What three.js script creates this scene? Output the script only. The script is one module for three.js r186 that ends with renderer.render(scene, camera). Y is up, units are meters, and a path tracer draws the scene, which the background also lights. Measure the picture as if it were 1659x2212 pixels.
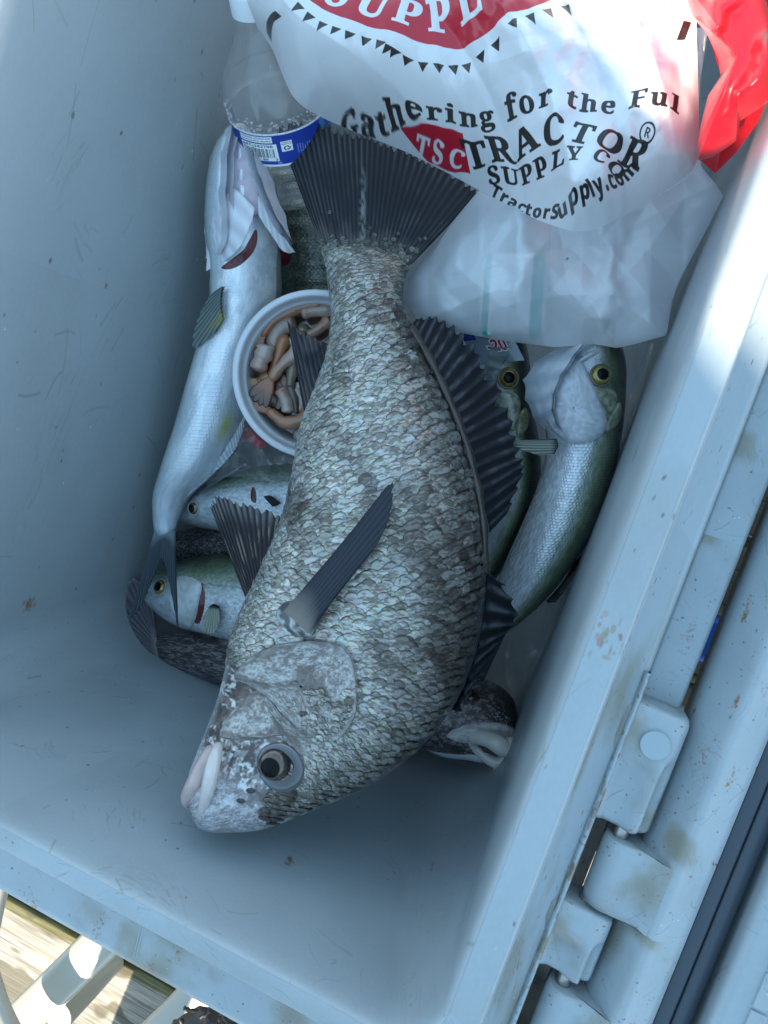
import * as THREE from 'three';
import { mergeGeometries, mergeVertices, toCreasedNormals } from 'three/addons/utils/BufferGeometryUtils.js';
import { RoundedBoxGeometry } from 'three/addons/geometries/RoundedBoxGeometry.js';
import { TextGeometry } from 'three/addons/geometries/TextGeometry.js';
import { FontLoader } from 'three/addons/loaders/FontLoader.js';

// ---------------------------------------------------------------- camera, sky, sun
const scene = new THREE.Scene();
const renderer = new THREE.WebGLRenderer({ antialias: true });
renderer.toneMapping = THREE.LinearToneMapping;
renderer.toneMappingExposure = 3.8;
renderer.shadowMap.enabled = true;
const camera = new THREE.PerspectiveCamera(67.3, 0.75, 0.01, 4000);
const CAM = new THREE.Vector3(0, 0.70, 0);
const CR = new THREE.Vector3(0.91277, -0.25614, -0.31818), CD = new THREE.Vector3(0.33465, 0.02228, 0.94208), CF = new THREE.Vector3(-0.23422, -0.96638, 0.10605);
camera.position.copy(CAM);
camera.up.copy(CD).negate();
camera.lookAt(CAM.clone().add(CF));

// clear blue sky, paler towards the horizon
{
  const w = 128, h = 64, a = new Float32Array(w * h * 4);
  for (let j = 0; j < h; j++) for (let i = 0; i < w; i++) {
    const el = ((j + 0.5) / h - 0.5) * Math.PI, s = Math.max(0, Math.sin(el)), k = Math.pow(1 - s, 3);
    const o = (j * w + i) * 4;
    a[o] = 0.176 + 0.48 * k; a[o + 1] = 0.296 + 0.50 * k; a[o + 2] = 0.418 + 0.48 * k; a[o + 3] = 1;
  }
  const t = new THREE.DataTexture(a, w, h, THREE.RGBAFormat, THREE.FloatType);
  t.mapping = THREE.EquirectangularReflectionMapping; t.magFilter = THREE.LinearFilter; t.minFilter = THREE.LinearFilter; t.needsUpdate = true;
  scene.background = t; scene.environment = t;
}
const SUN = new THREE.Vector3(-0.08, 0.76, 1).normalize();
const sun = new THREE.DirectionalLight(0xffeed6, 4.7);
sun.position.copy(SUN).multiplyScalar(6); sun.castShadow = true;
sun.shadow.mapSize.set(4096, 4096);
Object.assign(sun.shadow.camera, { left: -2, right: 2, top: 2, bottom: -2, near: 0.1, far: 14 });
scene.add(sun, sun.target);

// ---------------------------------------------------------------- helpers
let seed = 7;
const rnd = () => { seed = (seed + 0x6D2B79F5) | 0; let t = Math.imul(seed ^ (seed >>> 15), 1 | seed); t = (t + Math.imul(t ^ (t >>> 7), 61 | t)) ^ t; return ((t ^ (t >>> 14)) >>> 0) / 4294967296; };
const rr = (a, b) => a + (b - a) * rnd();
const V = (x, y, z) => new THREE.Vector3(x, y, z);
const lerp = (a, b, t) => a + (b - a) * t, clamp = (x, a = 0, b = 1) => Math.min(b, Math.max(a, x));
const sm = (a, b, x) => { const t = clamp((x - a) / (b - a)); return t * t * (3 - 2 * t); };
const hash = (x, y, z) => { let h = Math.imul(x | 0, 374761393) + Math.imul(y | 0, 668265263) + Math.imul(z | 0, 2147483647 ^ 974711); h = Math.imul(h ^ (h >>> 13), 1274126177); return ((h ^ (h >>> 16)) >>> 0) / 4294967296; };
function noise(x, y, z = 0) {
  const xi = Math.floor(x), yi = Math.floor(y), zi = Math.floor(z); let u = x - xi, v = y - yi, w = z - zi;
  u = u * u * (3 - 2 * u); v = v * v * (3 - 2 * v); w = w * w * (3 - 2 * w);
  const L = lerp, h = (a, b, c) => hash(xi + a, yi + b, zi + c);
  return L(L(L(h(0, 0, 0), h(1, 0, 0), u), L(h(0, 1, 0), h(1, 1, 0), u), v), L(L(h(0, 0, 1), h(1, 0, 1), u), L(h(0, 1, 1), h(1, 1, 1), u), v), w);
}
const fbm = (x, y, z = 0, o = 4) => { let s = 0, a = 0.5, n = 0; for (let i = 0; i < o; i++) { s += a * noise(x, y, z); n += a; x = x * 2.03 + 17.1; y = y * 2.03 + 3.7; z = z * 2.03 + 9.2; a *= 0.5; } return s / n; };
const FPX = 1106 / Math.tan(67.3 * Math.PI / 360);
// a picture position (in a 1659 x 2212 frame) carried out along its view ray to a horizontal plane at height y
function P(px, py, y) {
  const d = CR.clone().multiplyScalar((px - 829.5) / FPX).addScaledVector(CD, (py - 1106) / FPX).add(CF);
  return CAM.clone().addScaledVector(d, (y - CAM.y) / d.y);
}
const used = {};
const numbered = n => { const k = used[n] = (used[n] ?? -1) + 1; return k ? `${n}_${String(k).padStart(3, '0')}` : n; };
function thing(name, label, category, group, kind) {
  const o = new THREE.Group(); o.name = numbered(name); scene.add(o);
  o.userData = { label, category }; if (group) o.userData.group = group; if (kind) o.userData.kind = kind;
  return o;
}
function part(name, geo, mat, parent, label, kind) {
  const m = new THREE.Mesh(geo, mat); m.name = name; (parent || scene).add(m);
  if (label) m.userData.label = label; if (kind) m.userData.kind = kind;
  return m;
}
function structure(name, geo, mat) { const m = new THREE.Mesh(geo, mat); m.name = name; m.userData.kind = 'structure'; scene.add(m); return m; }
const srgb = (r, g, b) => new THREE.Color().setRGB(r / 255, g / 255, b / 255, THREE.SRGBColorSpace);
const M = (o) => new THREE.MeshPhysicalMaterial(o);
function canvas(w, h, draw) { const c = document.createElement('canvas'); c.width = w; c.height = h; draw(c.getContext('2d'), w, h); return c; }
function ctex(w, h, draw, colour = true) { const t = new THREE.CanvasTexture(canvas(w, h, draw)); if (colour) t.colorSpace = THREE.SRGBColorSpace; t.wrapS = t.wrapT = THREE.RepeatWrapping; t.magFilter = THREE.LinearFilter; t.anisotropy = 8; return t; }
function dtex(w, h, fn, colour = true) {
  const a = new Uint8Array(w * h * 4);
  for (let j = 0; j < h; j++) for (let i = 0; i < w; i++) { const c = fn((i + 0.5) / w, (j + 0.5) / h), o = (j * w + i) * 4; a[o] = clamp(c[0], 0, 255); a[o + 1] = clamp(c[1], 0, 255); a[o + 2] = clamp(c[2], 0, 255); a[o + 3] = c.length > 3 ? clamp(c[3], 0, 255) : 255; }
  const t = new THREE.DataTexture(a, w, h, THREE.RGBAFormat); if (colour) t.colorSpace = THREE.SRGBColorSpace;
  t.wrapS = t.wrapT = THREE.RepeatWrapping; t.magFilter = THREE.LinearFilter; t.minFilter = THREE.LinearMipmapLinearFilter; t.generateMipmaps = true; t.needsUpdate = true; return t;
}
// surface through rows of points (all rows the same length); uv given by fn or metric
function loft(rows, { closed = false, uv, per, capA = false, capB = false } = {}) {
  const n = rows[0].length, m = rows.length, pos = [], uvs = [], idx = [], cols = n + (closed ? 1 : 0);
  let vacc = 0;
  for (let j = 0; j < m; j++) {
    let uacc = 0; if (j) { let s = 0; for (let i = 0; i < n; i++) s += rows[j][i].distanceTo(rows[j - 1][i]); vacc += s / n; }
    for (let i = 0; i < cols; i++) {
      const p = rows[j][i % n]; if (i) uacc += p.distanceTo(rows[j][(i - 1) % n]);
      pos.push(p.x, p.y, p.z); if (uv) uvs.push(...uv(i / (cols - 1), j / (m - 1), p)); else if (per) uvs.push(i / (cols - 1) * per, vacc); else uvs.push(uacc, vacc);
    }
  }
  for (let j = 0; j < m - 1; j++) for (let i = 0; i < cols - 1; i++) { const a = j * cols + i, b = a + 1, c = a + cols, d = c + 1; idx.push(a, c, b, b, c, d); }
  const cap = (j, flip) => { const c = V(0, 0, 0); rows[j].forEach(p => c.add(p)); c.multiplyScalar(1 / n); const k = pos.length / 3; pos.push(c.x, c.y, c.z); uvs.push(uvs[j * cols * 2], uvs[j * cols * 2 + 1]); for (let i = 0; i < n; i++) { const a = j * cols + i, b = j * cols + (closed ? i + 1 : Math.min(n - 1, i + 1)); flip ? idx.push(k, a, b) : idx.push(k, b, a); } };
  if (capA) cap(0, true); if (capB) cap(m - 1, false);
  const g = new THREE.BufferGeometry(); g.setAttribute('position', new THREE.Float32BufferAttribute(pos, 3)); g.setAttribute('uv', new THREE.Float32BufferAttribute(uvs, 2)); g.setIndex(idx); g.computeVertexNormals();
  if (closed) { const N = g.attributes.normal; for (let j = 0; j < m; j++) { const a = j * cols, b = a + cols - 1, v = V(N.getX(a) + N.getX(b), N.getY(a) + N.getY(b), N.getZ(a) + N.getZ(b)).normalize(); N.setXYZ(a, v.x, v.y, v.z); N.setXYZ(b, v.x, v.y, v.z); } }
  return g;
}
function cr(pts, t) { // Catmull-Rom through arrays of numbers
  const n = pts.length - 1, x = clamp(t) * n, i = Math.min(n - 1, Math.floor(x)), f = x - i, p = k => pts[clamp(k, 0, n)];
  const a = p(i - 1), b = p(i), c = p(i + 1), d = p(i + 2);
  return b.map((_, k) => 0.5 * (2 * b[k] + (c[k] - a[k]) * f + (2 * a[k] - 5 * b[k] + 4 * c[k] - d[k]) * f * f + (3 * b[k] - a[k] - 3 * c[k] + d[k]) * f * f * f));
}
function tube(pts, rad, seg = 24, rs = 8) { // tapering tube; rad(t)
  const rows = [], c = new THREE.CatmullRomCurve3(pts), fr = c.computeFrenetFrames(seg);
  for (let j = 0; j <= seg; j++) { const t = j / seg, p = c.getPointAt(t), r = rad(t), row = []; for (let i = 0; i < rs; i++) { const a = i / rs * Math.PI * 2; row.push(p.clone().addScaledVector(fr.normals[j], Math.cos(a) * r).addScaledVector(fr.binormals[j], Math.sin(a) * r)); } rows.push(row); }
  return loft(rows, { closed: true, capA: true, capB: true });
}
function paint(g, fn) { const p = g.attributes.position, u = g.attributes.uv, a = []; for (let i = 0; i < p.count; i++) { const c = fn(p.getX(i), p.getY(i), p.getZ(i), u ? u.getX(i) : 0, u ? u.getY(i) : 0, i); a.push(c.r ?? c[0], c.g ?? c[1], c.b ?? c[2]); } g.setAttribute('color', new THREE.Float32BufferAttribute(a, 3)); return g; }
function orient(g, q, p) { g.applyQuaternion(q); if (p) g.translate(p.x, p.y, p.z); return g; }
const box = (w, h, d, x, y, z, r = 0.002) => { const g = new RoundedBoxGeometry(w, h, d, 2, Math.min(r, w / 2.1, h / 2.1, d / 2.1)); g.translate(x, y, z); const p = g.attributes.position, n = g.attributes.normal, u = g.attributes.uv; for (let i = 0; i < p.count; i++) { const ax = Math.abs(n.getX(i)), ay = Math.abs(n.getY(i)); u.setXY(i, ax > 0.7 ? p.getY(i) : p.getX(i), ay > 0.7 || ax > 0.7 ? p.getZ(i) : p.getY(i)); } return g; };

// ---------------------------------------------------------------- water, pier deck, notice board
structure('water', new THREE.PlaneGeometry(3000, 3000).rotateX(-Math.PI / 2).translate(0, -3, 0), M({ color: new THREE.Color(0.03, 0.06, 0.07), roughness: 0.15 }));
const woodTex = k => dtex(1024, 256, (u, v) => {
  const g = fbm(u * 13 + k * 9, v * 26 + 2.6 * fbm(u * 9, v * 4, k), k, 4), f = fbm(u * 46 + k * 3, v * 110, k + 5, 3), kn = Math.pow(fbm(u * 7 + k, v * 3.5, k + 2, 2), 3);
  const crack = Math.pow(clamp(1 - Math.abs(fbm(u * 1.6 + k, v * 16, k + 9, 3) - 0.5) * 26), 2);
  let s = 0.58 + 0.26 * (g - 0.5) + 0.34 * (f - 0.5) - 0.22 * kn - 0.30 * crack;
  const edge = Math.min(v, 1 - v), moss = sm(0.12, 0.07, edge + 0.09 * (fbm(u * 40, v * 9, k + 21, 4) - 0.5)) * (0.75 + 0.25 * sm(0.35, 0.6, fbm(u * 20, v * 18, k + 3))), st = sm(0.60, 0.66, fbm(u * 22 + 4, v * 4, k + 31, 3));
  let c = [255 * s * 0.93, 255 * s * 0.90, 255 * s * 0.83];
  c = c.map((x, i) => lerp(x, [86, 84, 44][i] * (0.5 + 0.8 * f), moss * 0.9)); c = c.map((x, i) => lerp(x, [60, 58, 44][i], st * 0.6));
  return c;
});
const deckMats = [1, 2, 3].map(k => M({ map: woodTex(k), roughness: 0.85, bumpScale: 0.0008 }));
{
  const deck = thing('pier_deck', 'weathered grey wooden pier deck with mossy plank edges', 'deck', null, 'structure');
  const PW = 0.142, y0 = -0.09, gs = [0, 1, 2].map(() => { const g = new RoundedBoxGeometry(3.6, 0.038, PW - 0.006, 2, 0.004), uv = g.attributes.uv, p = g.attributes.position, o = rnd(); for (let i = 0; i < uv.count; i++) uv.setXY(i, p.getX(i) / 1.3 + o, p.getZ(i) / (PW - 0.006) + 0.5); return g; });
  for (let i = -9; i <= 14; i++) { const m = part('plank', gs[Math.abs(i) % 3], deckMats[Math.abs(i * 2) % 3], deck); m.position.set(rr(-0.02, 0.02), y0 - 0.019 + rr(-0.001, 0.001), i * PW + 0.057); }
  for (const x of [-1.3, 0, 1.3]) part('joist', box(0.09, 0.2, 3.5, x, y0 - 0.142, 0.35), deckMats[0], deck);
  deck.userData.label = 'weathered grey wooden pier deck with mossy plank edges'; delete deck.userData.category;
}
{ // notice board on two posts behind the photographer, out of frame: its shade lies over the cooler
  const nb = thing('notice_board', 'wooden plank notice board on two square posts beside the cooler', 'notice board');
  const u = V(0.785, 0, 0.62).normalize(), ang = -Math.atan2(u.z, u.x), L = 1.2, c0 = V(0.017, 0, -0.060 + L * 1.063), top = 0.4 + L * 0.76;
  const at = (s, y) => c0.clone().addScaledVector(u, s).setY(y);
  const q = new THREE.Quaternion().setFromAxisAngle(V(0, 1, 0), ang);
  for (let k = 0; k < 5; k++) { const m = part('plank', new RoundedBoxGeometry(1.75, 0.128, 0.022, 2, 0.003), deckMats[k % 3], nb); m.quaternion.copy(q); m.position.copy(at(0.35, top - 0.065 - k * 0.13)); }
  for (const s of [-0.335, 1.06]) { const m = part('post', new RoundedBoxGeometry(0.085, top + 0.08, 0.07, 2, 0.004), deckMats[1], nb); m.quaternion.copy(q); m.position.copy(at(s, (top - 0.02 - 0.09) / 2 - 0.0005)).addScaledVector(V(-u.z, 0, u.x), 0.048); }
}
// ---------------------------------------------------------------- cooler
const plasticTex = (dirt, kk) => ctex(1024, 1024, (c, w, h) => {
  const q = 384, im = c.createImageData(q, q), cv = document.createElement('canvas'); cv.width = cv.height = q;
  for (let j = 0; j < q; j++) for (let i = 0; i < q; i++) { const u = i / q, v = j / q, n = fbm(u * 9 + kk, v * 9, kk, 4) - 0.5, f = hash(i, j, kk) - 0.5, d = dirt * sm(0.58, 0.75, fbm(u * 6, v * 6, kk + 4, 5)); const o = (j * q + i) * 4; const s = 1 + 0.10 * n + 0.025 * f; im.data[o] = 147 * s - d * 26; im.data[o + 1] = 158 * s - d * 40; im.data[o + 2] = 164 * s - d * 60; im.data[o + 3] = 255; }
  cv.getContext('2d').putImageData(im, 0, 0); c.drawImage(cv, 0, 0, w, h);
  const R = rr; c.lineCap = 'round';
  for (let k = 0; k < 130 + 150 * dirt; k++) { // scuffs and hair-thin scratches
    c.strokeStyle = `rgba(${R(60, 100)},${R(66, 95)},${R(60, 85)},${R(0.06, 0.3)})`; c.lineWidth = R(0.6, 2.4); const x = R(0, w), y = R(0, h), a = R(0, 6.3), l = R(6, 60);
    c.beginPath(); c.moveTo(x, y); c.quadraticCurveTo(x + Math.cos(a) * l * 0.5 + R(-9, 9), y + Math.sin(a) * l * 0.5 + R(-9, 9), x + Math.cos(a) * l, y + Math.sin(a) * l); c.stroke();
  }
  for (let k = 0; k < 46; k++) { const x0 = R(0, w), y0 = R(0, h), a = R(0, 6.3); for (let q = 0; q < 14; q++) { c.strokeStyle = `rgba(92,98,92,${R(0.05, 0.22)})`; c.lineWidth = R(0.8, 3); const x = x0 + R(-40, 40), y = y0 + R(-26, 26), l = R(5, 26); c.beginPath(); c.moveTo(x, y); c.lineTo(x + Math.cos(a + R(-0.4, 0.4)) * l, y + Math.sin(a + R(-0.4, 0.4)) * l); c.stroke(); } }
  for (let k = 0; k < 90 + 700 * dirt; k++) { const b = rnd() < 0.35 + 0.3 * dirt; c.fillStyle = b ? `rgba(${R(85, 130)},${R(60, 85)},${R(40, 60)},${R(0.35, 0.9)})` : `rgba(${R(50, 80)},${R(55, 80)},${R(55, 75)},${R(0.25, 0.7)})`; c.beginPath(); c.ellipse(R(0, w), R(0, h), R(0.7, 2.8 + dirt), R(0.7, 2.4), R(0, 3), 0, 7); c.fill(); }
  for (let k = 0; k < 60 * dirt; k++) { const x0 = R(0, w), y0 = R(0, h), s = R(6, 26); for (let q = 0; q < 40; q++) { c.fillStyle = `rgba(${R(105, 140)},${R(78, 100)},${R(55, 75)},${R(0.1, 0.5)})`; c.beginPath(); c.ellipse(x0 + (R(-1, 1) + R(-1, 1)) * s * 0.4, y0 + (R(-1, 1) + R(-1, 1)) * s, R(0.8, 3), R(0.8, 4), 0, 0, 7); c.fill(); } }
  for (let k = 0; k < 40; k++) { c.fillStyle = `rgba(235,240,240,${R(0.3, 0.8)})`; c.beginPath(); c.ellipse(R(0, w), R(0, h), R(0.6, 1.6), R(0.6, 1.6), 0, 0, 7); c.fill(); }
});
const rgh = dtex(256, 256, (u, v) => { const a = 90 + 60 * fbm(u * 12, v * 12, 3, 4) + 50 * sm(0.5, 0.7, fbm(u * 5, v * 5, 9, 3)); return [a, a, a]; }, false); rgh.repeat.set(3, 3);
const mpl = (dirt, kk, rep, o = {}) => { const t = plasticTex(dirt, kk); t.repeat.set(rep, rep); return M({ map: t, roughness: 0.9, roughnessMap: rgh, clearcoat: 0.25, clearcoatRoughness: 0.3, ...o }); };
const plIn = mpl(0.05, 3, 2.6), plRim = mpl(0.12, 8, 3.5, {}), plOut = mpl(0.8, 14, 5);
const dirtTex = plOut.map;
const cooler = thing('cooler', 'grey plastic fish cooler with its hinged lid folded open', 'cooler');
function rect(l, r, f, n, rad, y) {
  const pts = [], K = 9, S = 14, cs = [[r - rad, n - rad, 0], [l + rad, n - rad, 1], [l + rad, f + rad, 2], [r - rad, f + rad, 3]];
  for (let k = 0; k < 4; k++) {
    const [cx, cz, q] = cs[k]; for (let i = 0; i <= K; i++) { const a = (q + i / K) * Math.PI / 2; pts.push(V(cx + Math.cos(a) * rad, y, cz + Math.sin(a) * rad)); }
    const A = pts[pts.length - 1], [nx, nz, nq] = cs[(k + 1) % 4], a = (nq) * Math.PI / 2, B = V(nx + Math.cos(a) * rad, y, nz + Math.sin(a) * rad); for (let i = 1; i < S; i++) pts.push(A.clone().lerp(B, i / S));
  } return pts;
}
{
  const wallAt = (y) => { const t = (y - 0.03) / 0.355; return [lerp(-0.286, -0.322, t), lerp(0.004, 0.0155, t), lerp(-0.412, -0.43, t), lerp(0.2225, 0.2325, t), lerp(0.05, 0.022, Math.pow(clamp(t), 2))]; };
  const rows = [];
  rows.push(rect(-0.15, -0.13, -0.11, -0.09, 0.004, 0.0), rect(-0.25, -0.035, -0.37, 0.185, 0.03, 0.0));
  const w0 = wallAt(0.035);
  for (let i = 0; i <= 6; i++) { const a = i / 6 * Math.PI / 2, ins = 0.035 * (1 - Math.sin(a)); rows.push(rect(w0[0] + ins, w0[1] - ins, w0[2] + ins, w0[3] - ins, Math.max(0.015, w0[4] - ins * 0.6), 0.035 * (1 - Math.cos(a)))); }
  for (let i = 1; i <= 12; i++) { const y = lerp(0.035, 0.388, i / 12), w = wallAt(y); rows.push(rect(w[0], w[1], w[2], w[3], w[4], y)); }
  rows.push(rect(-0.3235, 0.0162, -0.4308, 0.2332, 0.0215, 0.395), rect(-0.3248, 0.0172, -0.4318, 0.2341, 0.0215, 0.3985), rect(-0.3262, 0.0185, -0.4330, 0.2353, 0.022, 0.4));
  part('liner', loft(rows, { closed: true, per: 1.9, capA: true }), plIn, cooler, 'scuffed grey inner walls and floor');
  const R = (r, n, y, rad) => rect(-0.3262 - (r - 0.0185), r, -0.433 - (n - 0.2353), n, rad, y);
  part('rim', loft([R(0.0184, 0.2352, 0.3998, 0.022), R(0.0215, 0.2375, 0.4004, 0.024), R(0.0305, 0.2442, 0.4004, 0.028), R(0.0322, 0.2456, 0.3990, 0.029), R(0.0328, 0.2462, 0.396, 0.03), R(0.0331, 0.2465, 0.3885, 0.03), R(0.0336, 0.2470, 0.3862, 0.03)], { closed: true, per: 1.9 }), plRim, cooler, 'smooth raised rim');
  part('flange', loft([R(0.0337, 0.2470, 0.3861, 0.03), R(0.0345, 0.2478, 0.3845, 0.03), R(0.0428, 0.2740, 0.3842, 0.035), R(0.0446, 0.2780, 0.3834, 0.035), R(0.0456, 0.2795, 0.3815, 0.036), R(0.0463, 0.2800, 0.3715, 0.036), R(0.0464, 0.2801, 0.338, 0.036), R(0.0470, 0.2800, 0.3265, 0.036), R(0.0600, 0.2780, 0.3260, 0.037), R(0.0605, 0.2770, 0.322, 0.037), R(0.045, 0.2600, 0.321, 0.037)], { closed: true, per: 1.9 }), plOut, cooler, 'dirt-specked outer flange');
  part('outer_wall', loft([R(0.0449, 0.2599, 0.321, 0.037), R(0.043, 0.2575, 0.30, 0.037), R(0.030, 0.245, -0.04, 0.037), R(0.022, 0.237, -0.055, 0.034), R(-0.1, 0.03, -0.056, 0.004)], { closed: true, per: 1.9, capB: true }), plOut, cooler);
  for (const [x, z] of [[-0.27, 0.19], [-0.02, 0.19], [-0.27, -0.38], [-0.02, -0.38]]) part('foot', box(0.05, 0.04, 0.05, x, -0.0715, z, 0.006), plOut, cooler);
  // moulding seam across the near flange
  const s0 = P(296, 2005, 0.3885), s1 = P(275, 2094, 0.3885);
  for (const k of [-1, 1]) part('mould_seam', tube([V(s0.x + k * 0.0006, 0.3845, 0.2482), V((s0.x + s1.x) / 2 + k * 0.0006, 0.3843, 0.261), V(s1.x + k * 0.0006, 0.3841, 0.2742)], () => 0.00028, 6, 6), plRim, cooler);

  for (const [z0, z1] of [[-0.44, -0.1985], [-0.112, 0.0715], [0.2275, 0.258]]) part('hinge_ledge', box(0.0172, 0.05, z1 - z0, 0.0550, 0.3450, (z0 + z1) / 2, 0.0022), plOut, cooler, 'flat ledge behind the rim');
  for (const [z0, z1] of [[0.1195, 0.160], [0.186, 0.229]]) part('hinge_pocket', box(0.0165, 0.006, z1 - z0, 0.0688, 0.3225, (z0 + z1) / 2, 0.001), plOut, cooler);
  // hinge: cooler-side barrels, pins
  const axX = 0.0592, axY = 0.3795;
  const barrel = (z0, z1) => {
    const rows = [], N = 34, n = 44;
    for (let j = 0; j <= N; j++) {
      const t = j / N, z = lerp(z0, z1, t), e = Math.min(1, Math.min(t / 0.10, (1 - t) / 0.07)), rd = Math.sqrt(clamp(1 - (1 - e) * (1 - e))), fl = sm(0.30, 0.62, t), row = [];
      for (let i = 0; i < n; i++) {
        const a = i / n * Math.PI * 2, ca = Math.cos(a), sa = Math.sin(a); // squarish block blending to a fluted barrel
        const sx = Math.sign(ca) * Math.pow(Math.abs(ca), 0.55) * 0.0125, sy = Math.sign(sa) * Math.pow(Math.abs(sa), 0.55) * 0.0105;
        const lobes = 1 + 0.42 * (Math.cos(a * 6 - 0.9) - 0.4) * 0.7 * fl * sm(-0.6, 0.0, ca) * sm(-0.2, 0.15, sa);
        const k = lerp(1, 0.86, fl) * lobes * lerp(0.8, 1, rd);
        row.push(V(axX - 0.0045 + sx * k + (ca < 0 ? -0.0035 : 0) * 1, axY - 0.0045 + sy * k, z));
      } rows.push(row);
    } return loft(rows, { closed: true, capA: true, capB: true });
  };
  const plHinge = M({ map: dirtTex, roughness: 0.9, roughnessMap: rgh, clearcoat: 0.2, clearcoatRoughness: 0.35 });
  const steel = M({ color: srgb(170, 165, 160), metalness: 1, roughness: 0.3 });
  for (const [z0, z1] of [[0.070, 0.1215], [0.1575, 0.1885], [-0.20, -0.149]]) {
    const b = part('hinge_barrel', barrel(z0, z1), plHinge, cooler);
    part('hinge_pin', new THREE.CapsuleGeometry(0.0033, 0.006, 6, 14).rotateX(Math.PI / 2).translate(axX - 0.001, axY - 0.003, z1 + 0.0022), steel, b, 'steel hinge pin');
  }
  const plug = new THREE.CylinderGeometry(0.0056, 0.0058, 0.0016, 28); plug.translate(0.0565, 0.3862, 0.0835); part('moulding_plug', plug, M({ color: srgb(145, 160, 167), roughness: 0.42 }), cooler, 'round moulded disc on the hinge block');
  const rust = ctex(256, 1024, (c, w, h) => { c.fillStyle = 'rgb(143,158,165)'; c.fillRect(0, 0, w, h); for (let k = 0; k < 420; k++) { c.fillStyle = `rgba(${rr(96, 130)},${rr(76, 98)},${rr(56, 76)},${rr(0.1, 0.55)})`; c.beginPath(); c.ellipse(rr(0, w), rr(0, h), rr(2, 16), rr(2, 22), 0, 0, 7); c.fill(); } }); rust.repeat.set(40, 6);
  part('hinge_rib', loft([0.058, 0.10, 0.13, 0.16, 0.2, 0.256].map(z => [V(0.0432, 0.3830, z), V(0.0437, 0.3856, z), V(0.0446, 0.3864, z), V(0.0458, 0.3858, z), V(0.0468, 0.3665, z)])), M({ map: rust, roughness: 0.6 }), cooler, 'rib caked with brown dirt');

  // lid: profile run along the hinge side
  const lid = new THREE.Group(); lid.name = 'lid'; cooler.add(lid); lid.userData.label = 'open lid lying back on its hinge';
  const run = (prof, z0, z1, n = 6) => loft(Array.from({ length: n + 1 }, (_, j) => prof.map(([x, y]) => V(x, y, lerp(z0, z1, j / n)))));
  const Z0 = -0.445, Z1 = 0.268;
  part('lid_edge', run([[0.074, 0.345], [0.0682, 0.352], [0.0676, 0.366], [0.0682, 0.3715], [0.0702, 0.3755], [0.0745, 0.3805], [0.0775, 0.3855], [0.0792, 0.3880], [0.0808, 0.3888], [0.0826, 0.3882], [0.0850, 0.3866], [0.0905, 0.3842], [0.0935, 0.3828], [0.0940, 0.378]], Z0, Z1, 12), plOut, lid);
  const rubber = M({ color: srgb(52, 62, 72), roughness: 0.5 });
  part('gasket', run([[0.0940, 0.380], [0.0944, 0.3812], [0.0990, 0.3810], [0.0998, 0.3806], [0.1001, 0.3785], [0.1005, 0.3785], [0.1009, 0.3806], [0.1040, 0.3802], [0.1072, 0.3785], [0.1085, 0.374]], Z0, Z1), rubber, lid, 'dark rubber lid gasket');
  part('lid_panel', run([[0.1105, 0.368], [0.1107, 0.3820], [0.1118, 0.3850], [0.1145, 0.3866], [0.16, 0.3880], [0.30, 0.3900], [0.395, 0.39], [0.398, 0.385], [0.398, 0.372]], Z0 + 0.03, Z1 - 0.02), mpl(0.05, 22, 3, {}), lid, 'pale inner lid panel with raised lettering');
  part('lid_shell', loft([0, 1].map(k => [V(0.0735, 0.346, k ? Z1 : Z0), V(0.10, 0.335, k ? Z1 : Z0), V(0.41, 0.335, k ? Z1 : Z0), V(0.418, 0.345, k ? Z1 : Z0), V(0.418, 0.38, k ? Z1 : Z0), V(0.399, 0.381, k ? Z1 : Z0), V(0.399, 0.366, k ? Z1 : Z0), V(0.1083, 0.366, k ? Z1 : Z0), V(0.094, 0.378, k ? Z1 : Z0)]), { closed: true, capA: true, capB: true }), plOut, lid);
  for (const [z0, z1] of [[0.1265, 0.1555], [0.1945, 0.226], [-0.145, -0.114]]) {
    const ca = axX + 0.0005, prof = []; for (let i = 0; i <= 14; i++) { const a = lerp(Math.PI * 1.15, Math.PI * 0.42, i / 14); prof.push([ca + 0.0008 + Math.cos(a) * 0.0082, axY - 0.0035 + Math.sin(a) * 0.0090]); }
    prof.push([0.066, 0.3848], [0.0710, 0.3842], [0.0750, 0.3850], [0.0785, 0.3874], [0.0800, 0.3880], [0.0800, 0.372], [0.068, 0.360], [0.060, 0.362]);
    const rows = []; for (let j = 0; j <= 8; j++) { const t = j / 8, e = Math.min(1, Math.min(t, 1 - t) / 0.1), k = lerp(0.96, 1, Math.sqrt(clamp(1 - (1 - e) ** 2))); rows.push(prof.map(([x, y]) => V(ca + 0.004 + (x - ca - 0.004) * k, axY - 0.006 + (y - axY + 0.006) * k, lerp(z0, z1, t)))); }
    const b = part('hinge_barrel', loft(rows, { closed: true, capA: true, capB: true }), plHinge, lid);
  }
  part('hinge_pin', new THREE.CapsuleGeometry(0.0033, 0.006, 6, 14).rotateX(Math.PI / 2).translate(axX - 0.004, axY - 0.004, 0.1575), steel, lid, 'steel hinge pin');
}
const font = await new FontLoader().loadAsync('fonts/droid/droid_sans_bold.typeface.json');
{
  const g = new TextGeometry('TITAN', { font, size: 0.030, depth: 0.0008, curveSegments: 4, bevelEnabled: true, bevelThickness: 0.0005, bevelSize: 0.0005, bevelSegments: 2 });
  g.rotateX(-Math.PI / 2); g.rotateY(Math.PI / 2); const a = P(1612, 2235, 0.3865); g.translate(a.x + 0.028, 0.3868, a.z + 0.012);
  part('raised_lettering', g, cooler.getObjectByName('lid_panel').material, cooler.getObjectByName('lid'));
}
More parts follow.
